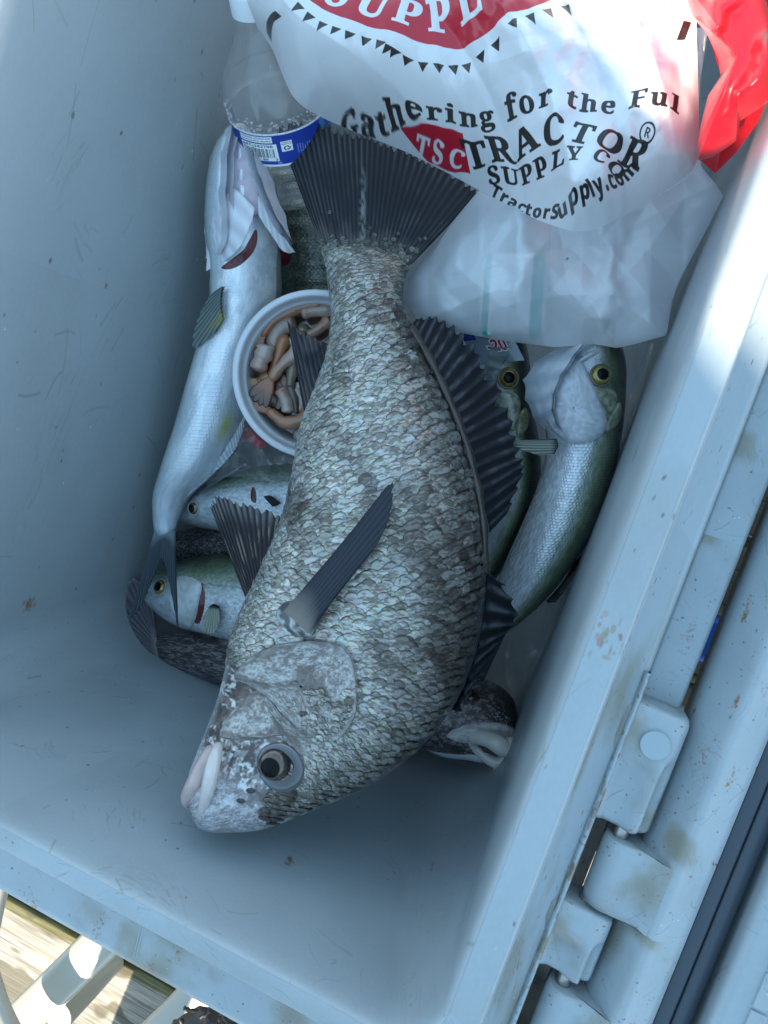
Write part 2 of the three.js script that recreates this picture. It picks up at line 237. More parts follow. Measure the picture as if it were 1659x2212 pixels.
// ---------------------------------------------------------------- fish tools
function project(p) { const d = p.clone().sub(CAM), z = d.dot(CF); return [829.5 + FPX * d.dot(CR) / z, 1106 + FPX * d.dot(CD) / z]; }
// body through stations [Lx, Ly, Rx, Ry, depth below the lens, half thickness]; L and R are the two edges of the flank that lies uppermost
function fishBody(st, { nu = 120, na = 96, disp, k = 2.2, uv } = {}) {
  const S = st.map(s => { const y = 0.70 - s[4], a = P(s[0], s[1], y - (s[6] || 0)), b = P(s[2], s[3], y + (s[6] || 0)); return [a.x, a.y, a.z, b.x, b.y, b.z, s[5]]; });
  const frame = u => {
    const q = cr(S, u), q0 = cr(S, Math.max(0, u - 0.012)), q1 = cr(S, Math.min(1, u + 0.012));
    const L = V(q[0], q[1], q[2]), R = V(q[3], q[4], q[5]), C = L.clone().add(R).multiplyScalar(0.5), lat = R.clone().sub(L).multiplyScalar(0.5);
    const ax = V(q1[0] + q1[3] - q0[0] - q0[3], q1[1] + q1[4] - q0[1] - q0[4], q1[2] + q1[5] - q0[2] - q0[5]).normalize();
    const N = ax.clone().cross(lat).normalize(); if (N.y < 0) N.negate();
    return { C, lat, N, ax, th: Math.max(0.0006, q[6]) };
  };
  const hgt = w => Math.pow(Math.max(0, 1 - Math.pow(Math.abs(w), k)), 0.5);
  const pt = (u, w, side = 1, f = frame(u)) => { const e = disp ? disp(u, w, side) : 0; return f.C.clone().addScaledVector(f.lat, w * (1 + e * 4)).addScaledVector(f.N, side * (f.th * hgt(w) + e)); };
  const rows = [];
  for (let j = 0; j <= nu; j++) { const u = j / nu, f = frame(u), row = []; for (let i = 0; i < na; i++) { const a = i / na * Math.PI * 2, c = Math.cos(a), w = Math.sign(c) * Math.pow(Math.abs(c), 0.82); row.push(pt(u, w, Math.sin(a) >= 0 ? 1 : -1, f)); } rows.push(row); }
  const geo = loft(rows, { closed: true, capA: true, capB: true, uv: (i, j) => [i, j] });
  const grid = []; const GU = 90, GW = 40;
  for (let j = 0; j <= GU; j++) for (let i = 0; i <= GW; i++) { const u = j / GU, w = -1 + 2 * i / GW, q = project(pt(u, w)); grid.push([q[0], q[1], u, w]); }
  const nrm = (u, w) => { const e = 0.004, a = pt(Math.min(1, u + e), w).sub(pt(Math.max(0, u - e), w)), b = pt(u, Math.min(0.999, w + 0.01)).sub(pt(u, Math.max(-0.999, w - 0.01))), n = a.cross(b).normalize(); return n.dot(frame(u).N) < 0 ? n.negate() : n; };
  const hit = (x, y) => { // surface point seen at a picture position
    let b = null, bd = 1e9; for (const g of grid) { const d = (g[0] - x) ** 2 + (g[1] - y) ** 2; if (d < bd) { bd = d; b = g; } }
    let u = b[2], w = b[3];
    for (let it = 0; it < 6; it++) { const q = project(pt(u, w)), e = 0.002, qu = project(pt(u + e, w)), qw = project(pt(u, w + e)); const a = (qu[0] - q[0]) / e, bb = (qw[0] - q[0]) / e, c = (qu[1] - q[1]) / e, d = (qw[1] - q[1]) / e, D = a * d - bb * c; if (Math.abs(D) < 1e-6) break; const rx = x - q[0], ry = y - q[1]; u = clamp(u + clamp((d * rx - bb * ry) / D, -0.03, 0.03)); w = clamp(w + clamp((a * ry - c * rx) / D, -0.08, 0.08), -0.985, 0.985); }
    return { p: pt(u, w), n: nrm(u, w), u, w, f: frame(u) };
  };
  return { geo, pt, frame, hit, nrm, top: (a) => Math.sin(a) >= 0 };
}
// colour map over a body: fn(u, w, side)
const bodyTex = (w, h, fn) => dtex(w, h, (a, v) => { const c = Math.cos(a * Math.PI * 2), ww = Math.sign(c) * Math.pow(Math.abs(c), 0.82); return fn(v, ww, Math.sin(a * Math.PI * 2) >= 0 ? 1 : -1); });
const mixc = (a, b, t) => [lerp(a[0], b[0], t), lerp(a[1], b[1], t), lerp(a[2], b[2], t)];
// thin finned blade between a base line and a tip line of [px, py, depth]; ribs along the rays
function fin(base, tip, { rays = 14, jag = 0.06, rib = 0.0007, th = 0.0006, curl = 0, colour, nv = 16 } = {}) {
  const B = base.map(p => { const q = P(p[0], p[1], 0.70 - p[2]); return [q.x, q.y, q.z]; }), T = tip.map(p => { const q = P(p[0], p[1], 0.70 - p[2]); return [q.x, q.y, q.z]; });
  const nu = rays * 5, jg = Array.from({ length: rays + 2 }, () => rnd()), pts = [];
  for (let j = 0; j <= nv; j++) { const row = []; for (let i = 0; i <= nu; i++) { const u = i / nu, b = V(...cr(B, u)), t = V(...cr(T, u)), r = Math.min(rays, Math.max(0, u + 0.35 / rays * (noise(u * rays * 0.6, rays) - 0.5)) * rays), fr = r - Math.floor(r); const cut = 1 - jag * jg[Math.floor(r)] * (0.4 + 0.6 * Math.sin(fr * Math.PI)) - jag * 0.35 * (1 - Math.abs(fr - 0.5) * 2); const v = j / nv; row.push(b.lerp(t, v * cut)); } pts.push(row); }
  const rayW = (u, v) => 0.5 + 0.5 * Math.cos(u * rays * Math.PI * 2 + 1.6 * (noise(u * rays * 0.7, v * 2.2, rays) - 0.5) + 0.6 * Math.sin(v * 2.5 + u * 9));
  const n0 = pts[nv][nu >> 1].clone().sub(pts[0][nu >> 1]).cross(pts[nv >> 1][nu].clone().sub(pts[nv >> 1][0])).normalize(); if (n0.y < 0) n0.negate();
  const off = (s) => pts.map((row, j) => row.map((p, i) => { const v = j / nv, u = i / nu, rb = rib * Math.pow(rayW(u, v), 4) * (0.55 + 0.45 * v) * (0.6 + 0.8 * noise(u * rays, 3.3, v * 2)) + 0.8 * rib * (fbm(u * 7, v * 3, rays * 1.7, 2) - 0.5), wav = curl * v * (Math.sin(u * 7) * 0.5 + Math.sin(u * 3.1 + 1)); return p.clone().addScaledVector(n0, rb + wav + s * th * (1.3 - v)); }));
  const A = loft(off(1), { uv: (i, j) => [i, j] }), C = loft(off(-1), { uv: (i, j) => [i, j] });
  const ix = C.index.array; for (let i = 0; i < ix.length; i += 3) { const t = ix[i]; ix[i] = ix[i + 1]; ix[i + 1] = t; }
  const g = mergeGeometries([A, C]); g.computeVertexNormals();
  const scale = Math.max(1, rays);
  paint(g, (x, y, z, u, v) => colour(u, v, rayW(u, v), fbm(u * 9, v * 5, rays)));
  return g;
}
const finMat = M({ vertexColors: true, roughness: 0.5, specularIntensity: 0.6, side: THREE.DoubleSide });
const lin = (r, g, b) => { const c = srgb(r, g, b); return [c.r, c.g, c.b]; };
// raised patch laid on a body: outline in picture positions, off(r, a) gives its height above the skin
function patchOn(body, outline, off, { nr = 10, na = 64, colour, uvk = 1, centre } = {}) {
  const n = outline.length, C = centre || outline.reduce((a, p) => [a[0] + p[0] / n, a[1] + p[1] / n], [0, 0]), loop = [...outline, outline[0]], rows = [], meta = [];
  const H = {}; const at = (x, y) => body.hit(x, y);
  for (let j = 0; j <= nr; j++) { const r = j / nr, row = []; for (let i = 0; i < na; i++) { const a = i / na, x = a * n, k = Math.floor(x), f = x - k, p = m => outline[(k + m + n) % n], A = p(-1), B = p(0), D = p(1), E = p(2); const q = [0, 1].map(t => 0.5 * (2 * B[t] + (D[t] - A[t]) * f + (2 * A[t] - 5 * B[t] + 4 * D[t] - E[t]) * f * f + (3 * B[t] - A[t] - 3 * D[t] + E[t]) * f * f * f)); const rj = Math.max(r, 0.02); const h = at(C[0] + (q[0] - C[0]) * rj, C[1] + (q[1] - C[1]) * rj); row.push(h.p.clone().addScaledVector(h.n, off(r, a))); } rows.push(row); }
  const g = loft(rows, { closed: true, uv: (i, j, p) => [i * uvk, j * uvk] });
  if (colour) paint(g, (x, y, z, u, v) => colour(u, v, x, y, z));
  return g;
}
// eye set into a body at a picture position
function fishEye(parent, body, px, py, r, irisC, pupilC, { lift = 0.25, ringC, look } = {}) {
  const h = body.hit(px, py), n = (look ? h.n.clone().lerp(look, 0.5) : h.n).normalize(), q = new THREE.Quaternion().setFromUnitVectors(V(0, 0, 1), n);
  const c = h.p.clone().addScaledVector(h.n, r * (lift - 0.55));
  const cap = (R, a, s, col) => { const g = new THREE.SphereGeometry(R, 36, 24, 0, Math.PI * 2, 0, a); if (col) paint(g, (x, y, z) => col(Math.acos(clamp(y / R, -1, 1)), Math.atan2(z, x))); g.rotateX(Math.PI / 2); g.scale(1, 1, s); return orient(g, q, c); };
  const A = lin(...irisC), B = lin(...(ringC || irisC)), pa = 0.60;
  const wet = { roughness: 0.2, clearcoat: 1, clearcoatRoughness: 0.03 };
  const e = part('eye', cap(r, Math.PI * 0.55, 0.86, (t, f) => { const n = fbm(Math.cos(f) * t * 4 + 9, Math.sin(f) * t * 4 + 9, px, 3); let k = mixc(A, B, sm(0.45, 0.65, n)); k = mixc(k, B, sm(0.14, 0.03, Math.abs(t - pa - 0.07)) * 0.9); return mixc(k, A.map(v => v * 0.25), sm(1.0, 1.35, t)); }), M({ vertexColors: true, metalness: 0.3, ...wet }), parent);
  part('pupil', cap(r * 1.006, pa, 0.86), M({ color: new THREE.Color(...lin(...pupilC)), roughness: 0.35, specularIntensity: 0.35 }), e);
  const t = new THREE.TorusGeometry(r * 0.99, r * 0.13, 10, 36); orient(t, new THREE.Quaternion().setFromUnitVectors(V(0, 0, 1), h.n), h.p.clone().addScaledVector(h.n, r * 0.02)); return { e, t };
}
// ---------------------------------------------------------------- the large drum on top
const drumSt = [
  [404, 1722, 432, 1790, 0.350, 0.005], [408, 1672, 486, 1798, 0.353, 0.019], [426, 1626, 572, 1791, 0.360, 0.027], [448, 1578, 680, 1748, 0.369, 0.033], [474, 1510, 796, 1696, 0.380, 0.037],
  [494, 1440, 902, 1620, 0.390, 0.040], [512, 1370, 982, 1520, 0.398, 0.042], [545, 1295, 1026, 1412, 0.405, 0.043], [590, 1200, 1046, 1300, 0.410, 0.043], [624, 1115, 1048, 1184, 0.415, 0.042],
  [644, 1020, 1034, 1075, 0.420, 0.039], [660, 930, 1004, 962, 0.425, 0.035], [690, 850, 958, 852, 0.430, 0.029], [716, 770, 908, 748, 0.435, 0.023], [723, 700, 878, 680, 0.440, 0.018], [718, 630, 871, 624, 0.445, 0.014], [706, 570, 880, 586, 0.449, 0.010], [698, 538, 890, 560, 0.451, 0.006]];
const drum = thing('drum_fish', 'large silver-grey drum fish with rough scales lying on top of the catch', 'fish');
{
  const gill = (u, w) => { const d = 0.0; return d; };
  const body = fishBody(drumSt, {
    nu: 220, na: 150, disp: (u, w, s) => {
      if (s < 0) return 0; let e = 0;
      e += 0.0007 * (fbm(u * 40, w * 9, 3, 3) - 0.5) * sm(0.02, 0.06, u);           // lumpy skin
      e -= 0.0016 * Math.exp(-Math.pow((u - 0.165 - 0.05 * w) / 0.012, 2)) * sm(-0.75, -0.4, w) * sm(0.5, 0.2, w); // preopercle groove
      e -= 0.002 * Math.exp(-(Math.pow((u - 0.30 - 0.03 * w) / 0.02, 2))) * sm(-0.95, -0.7, w) * sm(0.3, 0.0, w);
      return e;
    }
  });
  const tex = bodyTex(768, 768, (u, w, s) => {
    const x = u * 17, a = fbm(x * 5, w * 9, 1, 5), b = fbm(x * 16, w * 30, 7, 3), pat = sm(0.44, 0.62, a * 0.62 + b * 0.38);
    let c = mixc([72, 64, 62], [196, 198, 194], pat);
    const face = sm(0.17, 0.10, u); // pale mauve-grey skin of the face with darker mottling
    c = mixc(c, mixc([132, 126, 128], [186, 188, 194], sm(0.28, 0.72, 0.5 * fbm(x * 8, w * 14, 11, 3) + 0.5 * fbm(x * 28, w * 50, 13, 2))), face);
    const wht = sm(0.60, 0.64, fbm(x * 3.4 + 5, w * 9, 23, 5)) * sm(0.3, 0.2, u) * sm(0.6, 0.2, w) * sm(-0.7, -0.4, w); c = mixc(c, [204, 212, 214], wht * 0.4);
    const cheek = sm(0.16, 0.19, u) * sm(0.31, 0.27, u) * sm(0.42, 0.25, w) * sm(0.50, 0.58, fbm(x * 3, w * 5, 41, 4)); c = mixc(c, [92, 80, 76], cheek * 0.8);
    const snout = sm(0.07, 0.02, u) * sm(0.2, 0.7, w); c = mixc(c, [176, 182, 190], snout * 0.6);
    c = mixc(c, [188, 192, 192], sm(-0.80, -0.96, w) * sm(0.6, 0.35, u) * 0.7); // pale belly edge
    c = mixc(c, [62, 58, 60], sm(0.88, 0.98, w) * sm(0.15, 0.3, u) * 0.8);       // dark back
    c = mixc(c, [58, 56, 60], sm(0.965, 1, u) * 0.8);
    if (s < 0) c = mixc(c, [170, 172, 172], 0.5);
    return c;
  });
  const bump = dtex(512, 512, (u, v) => { const b = 255 * fbm(u * 130, v * 150, 4, 3); return [b, b, b]; }, false);
  part('body', body.geo, M({ map: tex, bumpMap: bump, bumpScale: 0.0009, roughness: 0.40, metalness: 0.12, clearcoat: 0.25, clearcoatRoughness: 0.2 }), drum);
  // overlapping scales, free edge towards the tail
  const gs = [], tone = [], L = 0.47; let row = 0;
  const proto = []; { const K = 7; for (let i = 0; i <= K; i++) { const a = -Math.PI * 0.62 + i / K * Math.PI * 1.24; proto.push([Math.cos(a) * 0.58 + 0.10, Math.sin(a) * 0.66]); } }
  const pos = [], col = [], idx = [], uvS = [], inPoly = (P, x, y) => { let r = false; for (let i = 0, j = P.length - 1; i < P.length; j = i++) { const a = P[i], b = P[j]; if ((a[1] > y) !== (b[1] > y) && x < (b[0] - a[0]) * (y - a[1]) / (b[1] - a[1]) + a[0]) r = !r; } return r; };
  const gOut = [[505, 1462], [540, 1420], [600, 1395], [670, 1384], [735, 1390], [764, 1425], [774, 1480], [770, 1540], [735, 1592], [690, 1600], [640, 1570], [590, 1520], [545, 1485]];
  for (let u = 0.06; u < 1.06;) {
    const f = body.frame(clamp(u)), half = f.lat.length(), f0 = body.frame(clamp(u - 0.005, 0, 0.99)), f2 = body.frame(clamp(u + 0.005, 0.01, 1)), speed = f0.C.distanceTo(f2.C) / 0.01;
    const head = sm(0.40, 0.20, u), tail = sm(0.80, 0.97, u), size = 0.0052 * (1 - 0.40 * head) * (1 - 0.40 * tail);
    const nW = Math.max(6, Math.round(2 * half * 1.12 / (size * 0.92)));
    for (let i = 0; i <= nW; i++) {
      const w = -0.985 + 1.97 * (i + (row % 2 ? 0.5 : 0)) / (nW + 0.5) + rr(-0.006, 0.006), uu = u + rr(-0.0007, 0.0007) - 0.06 * w;
      if (Math.abs(w) > 0.985 || uu > 0.985 || uu < 0.1) continue;
      const fore = 0.125 + 0.09 * sm(0.75, 0.2, w); if (uu < fore) continue;
      const p = body.pt(uu, w), [qx, qy] = project(p), onGill = inPoly(gOut, qx, qy), ahead = !onGill && uu < 0.315 + 0.02 * w && w < 0.30 + 0.3 * (uu - 0.2);
      if (ahead || (onGill && rnd() > 0.85 * sm(1450, 1540, qy) * sm(600, 720, qx))) continue; const lid = onGill ? 1 : 0, n = body.nrm(uu, w), t = body.pt(Math.min(1, uu + 0.004), w).sub(p).normalize(), b = n.clone().cross(t).normalize();
      p.addScaledVector(n, lid * 0.0034); const sz = size * rr(0.92, 1.16) * (onGill ? rr(0.5, 0.85) : 1.22), tilt = rr(0.17, 0.27), rot = rr(-0.10, 0.10) + 0.25, T = t.clone().applyAxisAngle(n, rot), Bv = b.clone().applyAxisAngle(n, rot), roll = rr(-0.09, 0.09);
      const band = sm(0.50, 0.66, fbm(uu * 21 + 2.5 * w, w * 2.2, 61, 4)), blot = sm(0.5, 0.72, fbm(uu * 60, w * 12, 77, 3)), dk = clamp(0.10 + band * 0.46 + blot * 0.26 + 0.38 * sm(0.0, 0.95, w) + 0.2 * sm(0.84, 0.98, w) + rr(-0.1, 0.15) + 0.22 * lid * sm(0.42, 0.6, fbm(uu * 50, w * 8, 5, 3)));
      const lt = rr(0.86, 1.1), hue = rnd(), base = mixc(mixc([0.62, 0.61, 0.58], [0.50, 0.53, 0.52], hue), [0.11, 0.09, 0.082], dk).map(x => x * lt), edge = mixc([0.07, 0.058, 0.044], [0.022, 0.019, 0.019], dk);
      const uo = rnd(), vo = rnd(), k0 = pos.length / 3, put = (x, y, z, c) => { const q = p.clone().addScaledVector(T, x * sz).addScaledVector(Bv, y * sz).addScaledVector(n, (x + 0.45) * sz * tilt + y * sz * roll + z * sz - 0.0001); pos.push(q.x, q.y, q.z); col.push(...c); uvS.push(uo + x * 0.085, vo + y * 0.06); };
      put(-0.05, 0, 0.10, base);
      proto.forEach(([x, y]) => put(x * 0.74, y * 0.88, 0.055, base.map(v => v * rr(0.85, 1.1))));
      proto.forEach(([x, y]) => put(x, y, -0.03, x > -0.1 ? edge : base));
      put(-0.55, 0, -0.10, edge); const K = proto.length;
      for (let i2 = 0; i2 < K - 1; i2++) idx.push(k0, k0 + 1 + i2, k0 + 2 + i2, k0 + 1 + i2, k0 + 1 + K + i2, k0 + 2 + i2, k0 + 2 + i2, k0 + 1 + K + i2, k0 + 2 + K + i2);
      idx.push(k0, k0 + K, k0 + 1 + 2 * K, k0, k0 + 1 + 2 * K, k0 + 1);
    }
    u += size * 0.54 / speed; row++;
  }
  for (let i = 0; i < 170; i++) { // small scales thinning out over the root of the tail fin
    const a = rnd(), v = rnd() * rnd() * rnd() * 0.5, x0 = lerp(702, 886, a), y0 = lerp(546, 566, a), x1 = lerp(600, 1036, a), y1 = lerp(274, 408, a), p = P(lerp(x0, x1, v), lerp(y0, y1, v), 0.70 - 0.4478).addScaledVector(V(0, 1, 0), 0.0026), T = P(x1, y1, 0.70 - 0.449).sub(P(x0, y0, 0.70 - 0.449)).normalize(), n = V(0, 1, 0), Bv = n.clone().cross(T).normalize(), sz = rr(0.0024, 0.0036) * (1 - v), lt = rr(0.1, 0.5) * (1 - v), k0 = pos.length / 3, uo = rnd(), vo = rnd();
    const put = (x, y, z, c) => { const q = p.clone().addScaledVector(T, x * sz).addScaledVector(Bv, y * sz).addScaledVector(n, (x + 0.45) * sz * 0.2 + z * sz); pos.push(q.x, q.y, q.z); col.push(...c); uvS.push(uo + x * 0.085, vo + y * 0.06); }, base = [0.42 * lt, 0.42 * lt, 0.38 * lt], edge = [0.05, 0.045, 0.04], K = proto.length;
    put(-0.05, 0, 0.1, base); proto.forEach(([x, y]) => put(x * 0.78, y * 0.9, 0.055, base)); proto.forEach(([x, y]) => put(x, y, -0.03, edge)); put(-0.55, 0, -0.1, edge);
    for (let i2 = 0; i2 < K - 1; i2++) idx.push(k0, k0 + 1 + i2, k0 + 2 + i2, k0 + 1 + i2, k0 + 1 + K + i2, k0 + 2 + i2, k0 + 2 + i2, k0 + 1 + K + i2, k0 + 2 + K + i2);
    idx.push(k0, k0 + K, k0 + 1 + 2 * K, k0, k0 + 1 + 2 * K, k0 + 1);
  }
  const sg = new THREE.BufferGeometry(); sg.setAttribute('position', new THREE.Float32BufferAttribute(pos, 3)); sg.setAttribute('color', new THREE.Float32BufferAttribute(col, 3)); sg.setAttribute('uv', new THREE.Float32BufferAttribute(uvS, 2)); sg.setIndex(idx);
  const fleck = dtex(512, 512, (u, v) => { const a = fbm(u * 60, v * 20, 91, 3), b = fbm(u * 90, v * 60, 93, 2), k = sm(0.36, 0.60, a * 0.6 + b * 0.4); return mixc([176, 166, 154], [255, 254, 248], k); }); sg.computeVertexNormals();
  console.log('drum scales', pos.length / 3 / 18);
  part('scales', sg, M({ vertexColors: true, map: fleck, roughness: 0.30, metalness: 0.28, clearcoat: 0.12, clearcoatRoughness: 0.16, side: THREE.DoubleSide }), drum, null, 'stuff');
  // gill cover
  const gm = M({ map: dtex(512, 512, (u, v) => { const a = fbm(Math.cos(u * 6.283) * v * 15 + 40, Math.sin(u * 6.283) * v * 15 + 40, 3, 5), b = fbm(Math.cos(u * 6.283) * v * 34 + 60, Math.sin(u * 6.283) * v * 34 + 60, 5, 3); let c = mixc([112, 104, 100], [180, 182, 179], sm(0.28, 0.72, a * 0.55 + b * 0.45)); const br = sm(0.5, 0.62, fbm(Math.cos(u * 6.283) * v * 3 + 4, Math.sin(u * 6.283) * v * 3 + 9, 8, 3)); c = mixc(c, [84, 72, 66], br * 0.6); c = mixc(c, [150, 150, 148], sm(0.80, 0.94, v) * 0.5 * sm(0.3, 0.6, fbm(u * 30, v * 6, 2))); return c; }), bumpMap: bump, bumpScale: 0.0006, roughness: 0.36, clearcoat: 0.6, clearcoatRoughness: 0.2, side: THREE.DoubleSide });
  part('gill_cover', patchOn(body, gOut, (r, a) => { const fr = a > 0.20 && a < 0.62; const e = sm(0.08, 0.16, a) * sm(0.72, 0.62, a); return lerp(0.0036 * Math.sqrt(Math.max(0, 1 - Math.pow(r, 4))), 0.0034 + 0.0010 * sm(0.86, 0.96, r), e) - (r >= 0.999 ? 0.0034 * e + 0.0008 : 0); }, { nr: 40, na: 120, centre: [655, 1480] }), gm, drum, 'mottled brown and silver gill cover');
  part('cheek_plate', patchOn(body, [[470, 1590], [510, 1520], [560, 1490], [610, 1540], [665, 1590], [700, 1612], [690, 1650], [660, 1640], [640, 1600], [600, 1590], [540, 1600]], (r) => 0.0016 * Math.sqrt(Math.max(0, 1 - r ** 4)) - 0.0003, { nr: 10, na: 60 }), gm, drum);
  part('dorsal_ridge', tube([[884, 706, 0.430], [928, 778, 0.424], [968, 862, 0.420], [1003, 952, 0.416], [1032, 1060, 0.411], [1046, 1165, 0.407], [1046, 1240, 0.405]].map(([x, y, d]) => P(x, y, 0.70 - d - 0.004)), t => 0.0024 + 0.0005 * Math.sin(t * 47) + 0.0006 * noise(t * 30, 1), 90, 10), M({ color: new THREE.Color(...lin(48, 41, 32)), roughness: 0.35, clearcoat: 0.5, bumpMap: bump, bumpScale: 0.0006 }), drum, 'brown slimy ridge along the base of the dorsal fin');
  // eye
  const ey = fishEye(drum, body, 592, 1652, 0.0086, [38, 32, 28], [4, 5, 9], { lift: 0.36, ringC: [78, 66, 50], look: V(-0.15, 0.9, 0) });
  part('eyelid', patchOn(body, [[556, 1640], [572, 1612], [610, 1604], [645, 1625], [660, 1660], [648, 1695], [615, 1712], [580, 1700], [562, 1675]], (r) => r < 0.55 ? 0.0006 : 0.0019 * Math.pow(Math.max(0, 1 - Math.pow((r - 0.74) / 0.27, 2)), 0.5), { nr: 16, na: 54, centre: [603, 1655], colour: (u, v) => mixc([0.03, 0.03, 0.03], [0.085, 0.092, 0.105], sm(0.55, 0.95, v)) }), M({ vertexColors: true, roughness: 0.2, clearcoat: 0.9, clearcoatRoughness: 0.08 }), drum, 'blue-grey ring of skin round the eye');
  // nostrils
  for (const [x, y, a] of [[520, 1730, 0.3], [541, 1708, 0.9]]) { const h = body.hit(x, y); const g = new THREE.SphereGeometry(0.0017, 14, 10); g.scale(1.3, 0.75, 0.5); orient(g, new THREE.Quaternion().setFromUnitVectors(V(0, 0, 1), h.n), h.p); part('nostril', g, M({ color: new THREE.Color(0.03, 0.03, 0.03), roughness: 0.3 }), drum); }
  // lips
  const lip = (pts, r, c) => { const g = tube(pts.map(([x, y, d]) => P(x, y, 0.70 - d)), t => r * Math.pow(Math.max(0.02, Math.sin(Math.PI * Math.pow(clamp(t * 0.97 + 0.02), 0.62))), 0.6), 26, 14); return paint(g, (x, y, z, u, v) => { const n = fbm(x * 400, y * 400, z * 400, 3); return c.map(k => k * (0.82 + 0.36 * n)); }); };
  const lipM = M({ vertexColors: true, roughness: 0.32, clearcoat: 0.7, clearcoatRoughness: 0.15 });
  part('upper_lip', lip([[473, 1606, 0.340], [463, 1640, 0.334], [452, 1690, 0.332], [440, 1738, 0.336], [429, 1772, 0.342]], 0.0036, [0.50, 0.45, 0.43]), lipM, drum, 'pale fleshy upper lip');
  part('lower_lip', lip([[462, 1612, 0.347], [445, 1652, 0.343], [422, 1694, 0.341], [405, 1722, 0.343], [402, 1746, 0.348]], 0.0052, [0.44, 0.33, 0.31]), lipM, drum, 'pinkish lower lip');
  // fins
  const dark = lin(30, 34, 42), dark2 = lin(14, 16, 22), pale = lin(92, 96, 102), brown = lin(100, 84, 70), wht = lin(190, 196, 196);
  const fc = (streak = 0.35, tipC) => (u, v, ray, n) => { let c = mixc(dark2, dark, clamp(0.15 + 0.5 * ray)); c = mixc(c, pale, clamp(Math.pow(ray, 5) * streak * (0.4 + 1.6 * sm(0.35, 0.75, n)))); if (tipC) c = mixc(c, tipC, sm(0.93, 1, v) * 0.4); return c; };
  part('tail_fin', fin([[700, 548, 0.449], [740, 556, 0.447], [795, 560, 0.446], [845, 564, 0.447], [888, 570, 0.449]], [[596, 272, 0.452], [676, 262, 0.450], [765, 286, 0.449], [850, 312, 0.449], [950, 352, 0.450], [1042, 410, 0.452]], { rays: 34, jag: 0.06, rib: 0.0004, th: 0.0010, curl: 0.0015, nv: 30, colour: (u, v, ray, n) => { let c = fc(0.30)(u, v, ray, n); const b = sm(0.30, 0.0, v - 0.25 * (fbm(u * 40, v * 8, 2) - 0.5)); c = mixc(c, mixc(brown, pale, ray), b * 0.75); const st = Math.exp(-Math.pow((u - 0.45) / 0.02, 2)) * sm(0.9, 0.4, v) * sm(0.45, 0.6, fbm(u * 60, v * 40, 4)); return mixc(c, wht, st * 0.35); } }), finMat, drum, 'broad dark slate tail fin');
  part('dorsal_fin', fin([[886, 706, 0.442], [925, 775, 0.436], [965, 860, 0.432], [1000, 950, 0.428], [1030, 1060, 0.423], [1044, 1165, 0.419]], [[897, 692, 0.452], [940, 686, 0.455], [1000, 716, 0.456], [1056, 796, 0.456], [1100, 880, 0.453], [1130, 965, 0.450], [1136, 1020, 0.447], [1100, 1105, 0.440]], { rays: 21, jag: 0.2, rib: 0.0006, th: 0.0009, curl: 0.002, nv: 22, colour: fc(0.55) }), finMat, drum, 'long dark rear dorsal fin with ribbed rays');
  part('spiny_dorsal_fin', fin([[1046, 1235, 0.420], [1040, 1320, 0.416], [1022, 1410, 0.411], [996, 1490, 0.406], [975, 1535, 0.402]], [[1080, 1265, 0.436], [1104, 1330, 0.440], [1082, 1372, 0.438], [1056, 1440, 0.432], [1000, 1535, 0.420]], { rays: 9, jag: 0.30, rib: 0.002, th: 0.0012, curl: 0.003, nv: 18, colour: fc(0.7) }), finMat, drum, 'folded front dorsal fin with stiff spines');
  part('pectoral_fin', fin([[616, 1322, 0.354], [640, 1342, 0.350], [668, 1370, 0.350]], [[824, 1072, 0.366], [844, 1042, 0.366], [852, 1048, 0.365], [846, 1108, 0.363], [812, 1180, 0.360], [742, 1262, 0.356]], { rays: 13, jag: 0.03, rib: 0.0003, th: 0.0013, nv: 30, colour: (u, v, ray, n) => mixc(mixc(lin(24, 29, 38), lin(46, 53, 64), ray * 0.7), lin(130, 124, 116), sm(0.25, 0.0, v) * 0.7) }), finMat, drum, 'long slate pectoral fin lying across the flank');
  part('pectoral_base', patchOn(body, [[598, 1322], [625, 1296], [665, 1310], [690, 1345], [680, 1378], [640, 1376], [608, 1352]], r => 0.0065 * Math.sqrt(Math.max(0, 1 - r * r)) - 0.0006, { nr: 10, na: 40, colour: (u, v, x, y, z) => mixc(lin(70, 70, 74), lin(170, 174, 174), sm(0.42, 0.62, fbm(x * 300, z * 300, 4, 3))) }), M({ vertexColors: true, roughness: 0.4, clearcoat: 0.4 }), drum);
  part('pelvic_fin', fin([[540, 1306, 0.432], [556, 1294, 0.428], [572, 1262, 0.424], [586, 1232, 0.422]], [[459, 1092, 0.446], [474, 1068, 0.444], [512, 1078, 0.440], [560, 1094, 0.436], [604, 1112, 0.432], [626, 1134, 0.430]], { rays: 17, jag: 0.07, rib: 0.0008, th: 0.0009, curl: 0.002, nv: 24, colour: (u, v, ray, n) => { let c = mixc(lin(24, 21, 27), lin(50, 43, 50), ray); const st = ray > 0.8 ? sm(0.52, 0.66, fbm(u * 30, v * 7, 8, 3)) : 0; c = mixc(c, lin(150, 134, 112), st * 0.6); return mixc(c, lin(128, 128, 126), sm(0.72, 0.95, v) * ray * 0.6); } }), finMat, drum, 'fan-shaped dark pelvic fin');
  part('anal_fin', fin([[664, 912, 0.436], [684, 868, 0.434], [706, 815, 0.434], [722, 762, 0.436]], [[621, 686, 0.446], [634, 702, 0.445], [668, 722, 0.443], [700, 738, 0.442], [726, 748, 0.440]], { rays: 10, jag: 0.10, rib: 0.0010, th: 0.0010, nv: 20, colour: (u, v, ray, n) => mixc(fc(0.5)(u, v, ray, n), lin(96, 84, 82), 0.3 * sm(0.4, 0.7, n)) }), finMat, drum, 'short spined anal fin over the shrimp tub');
}
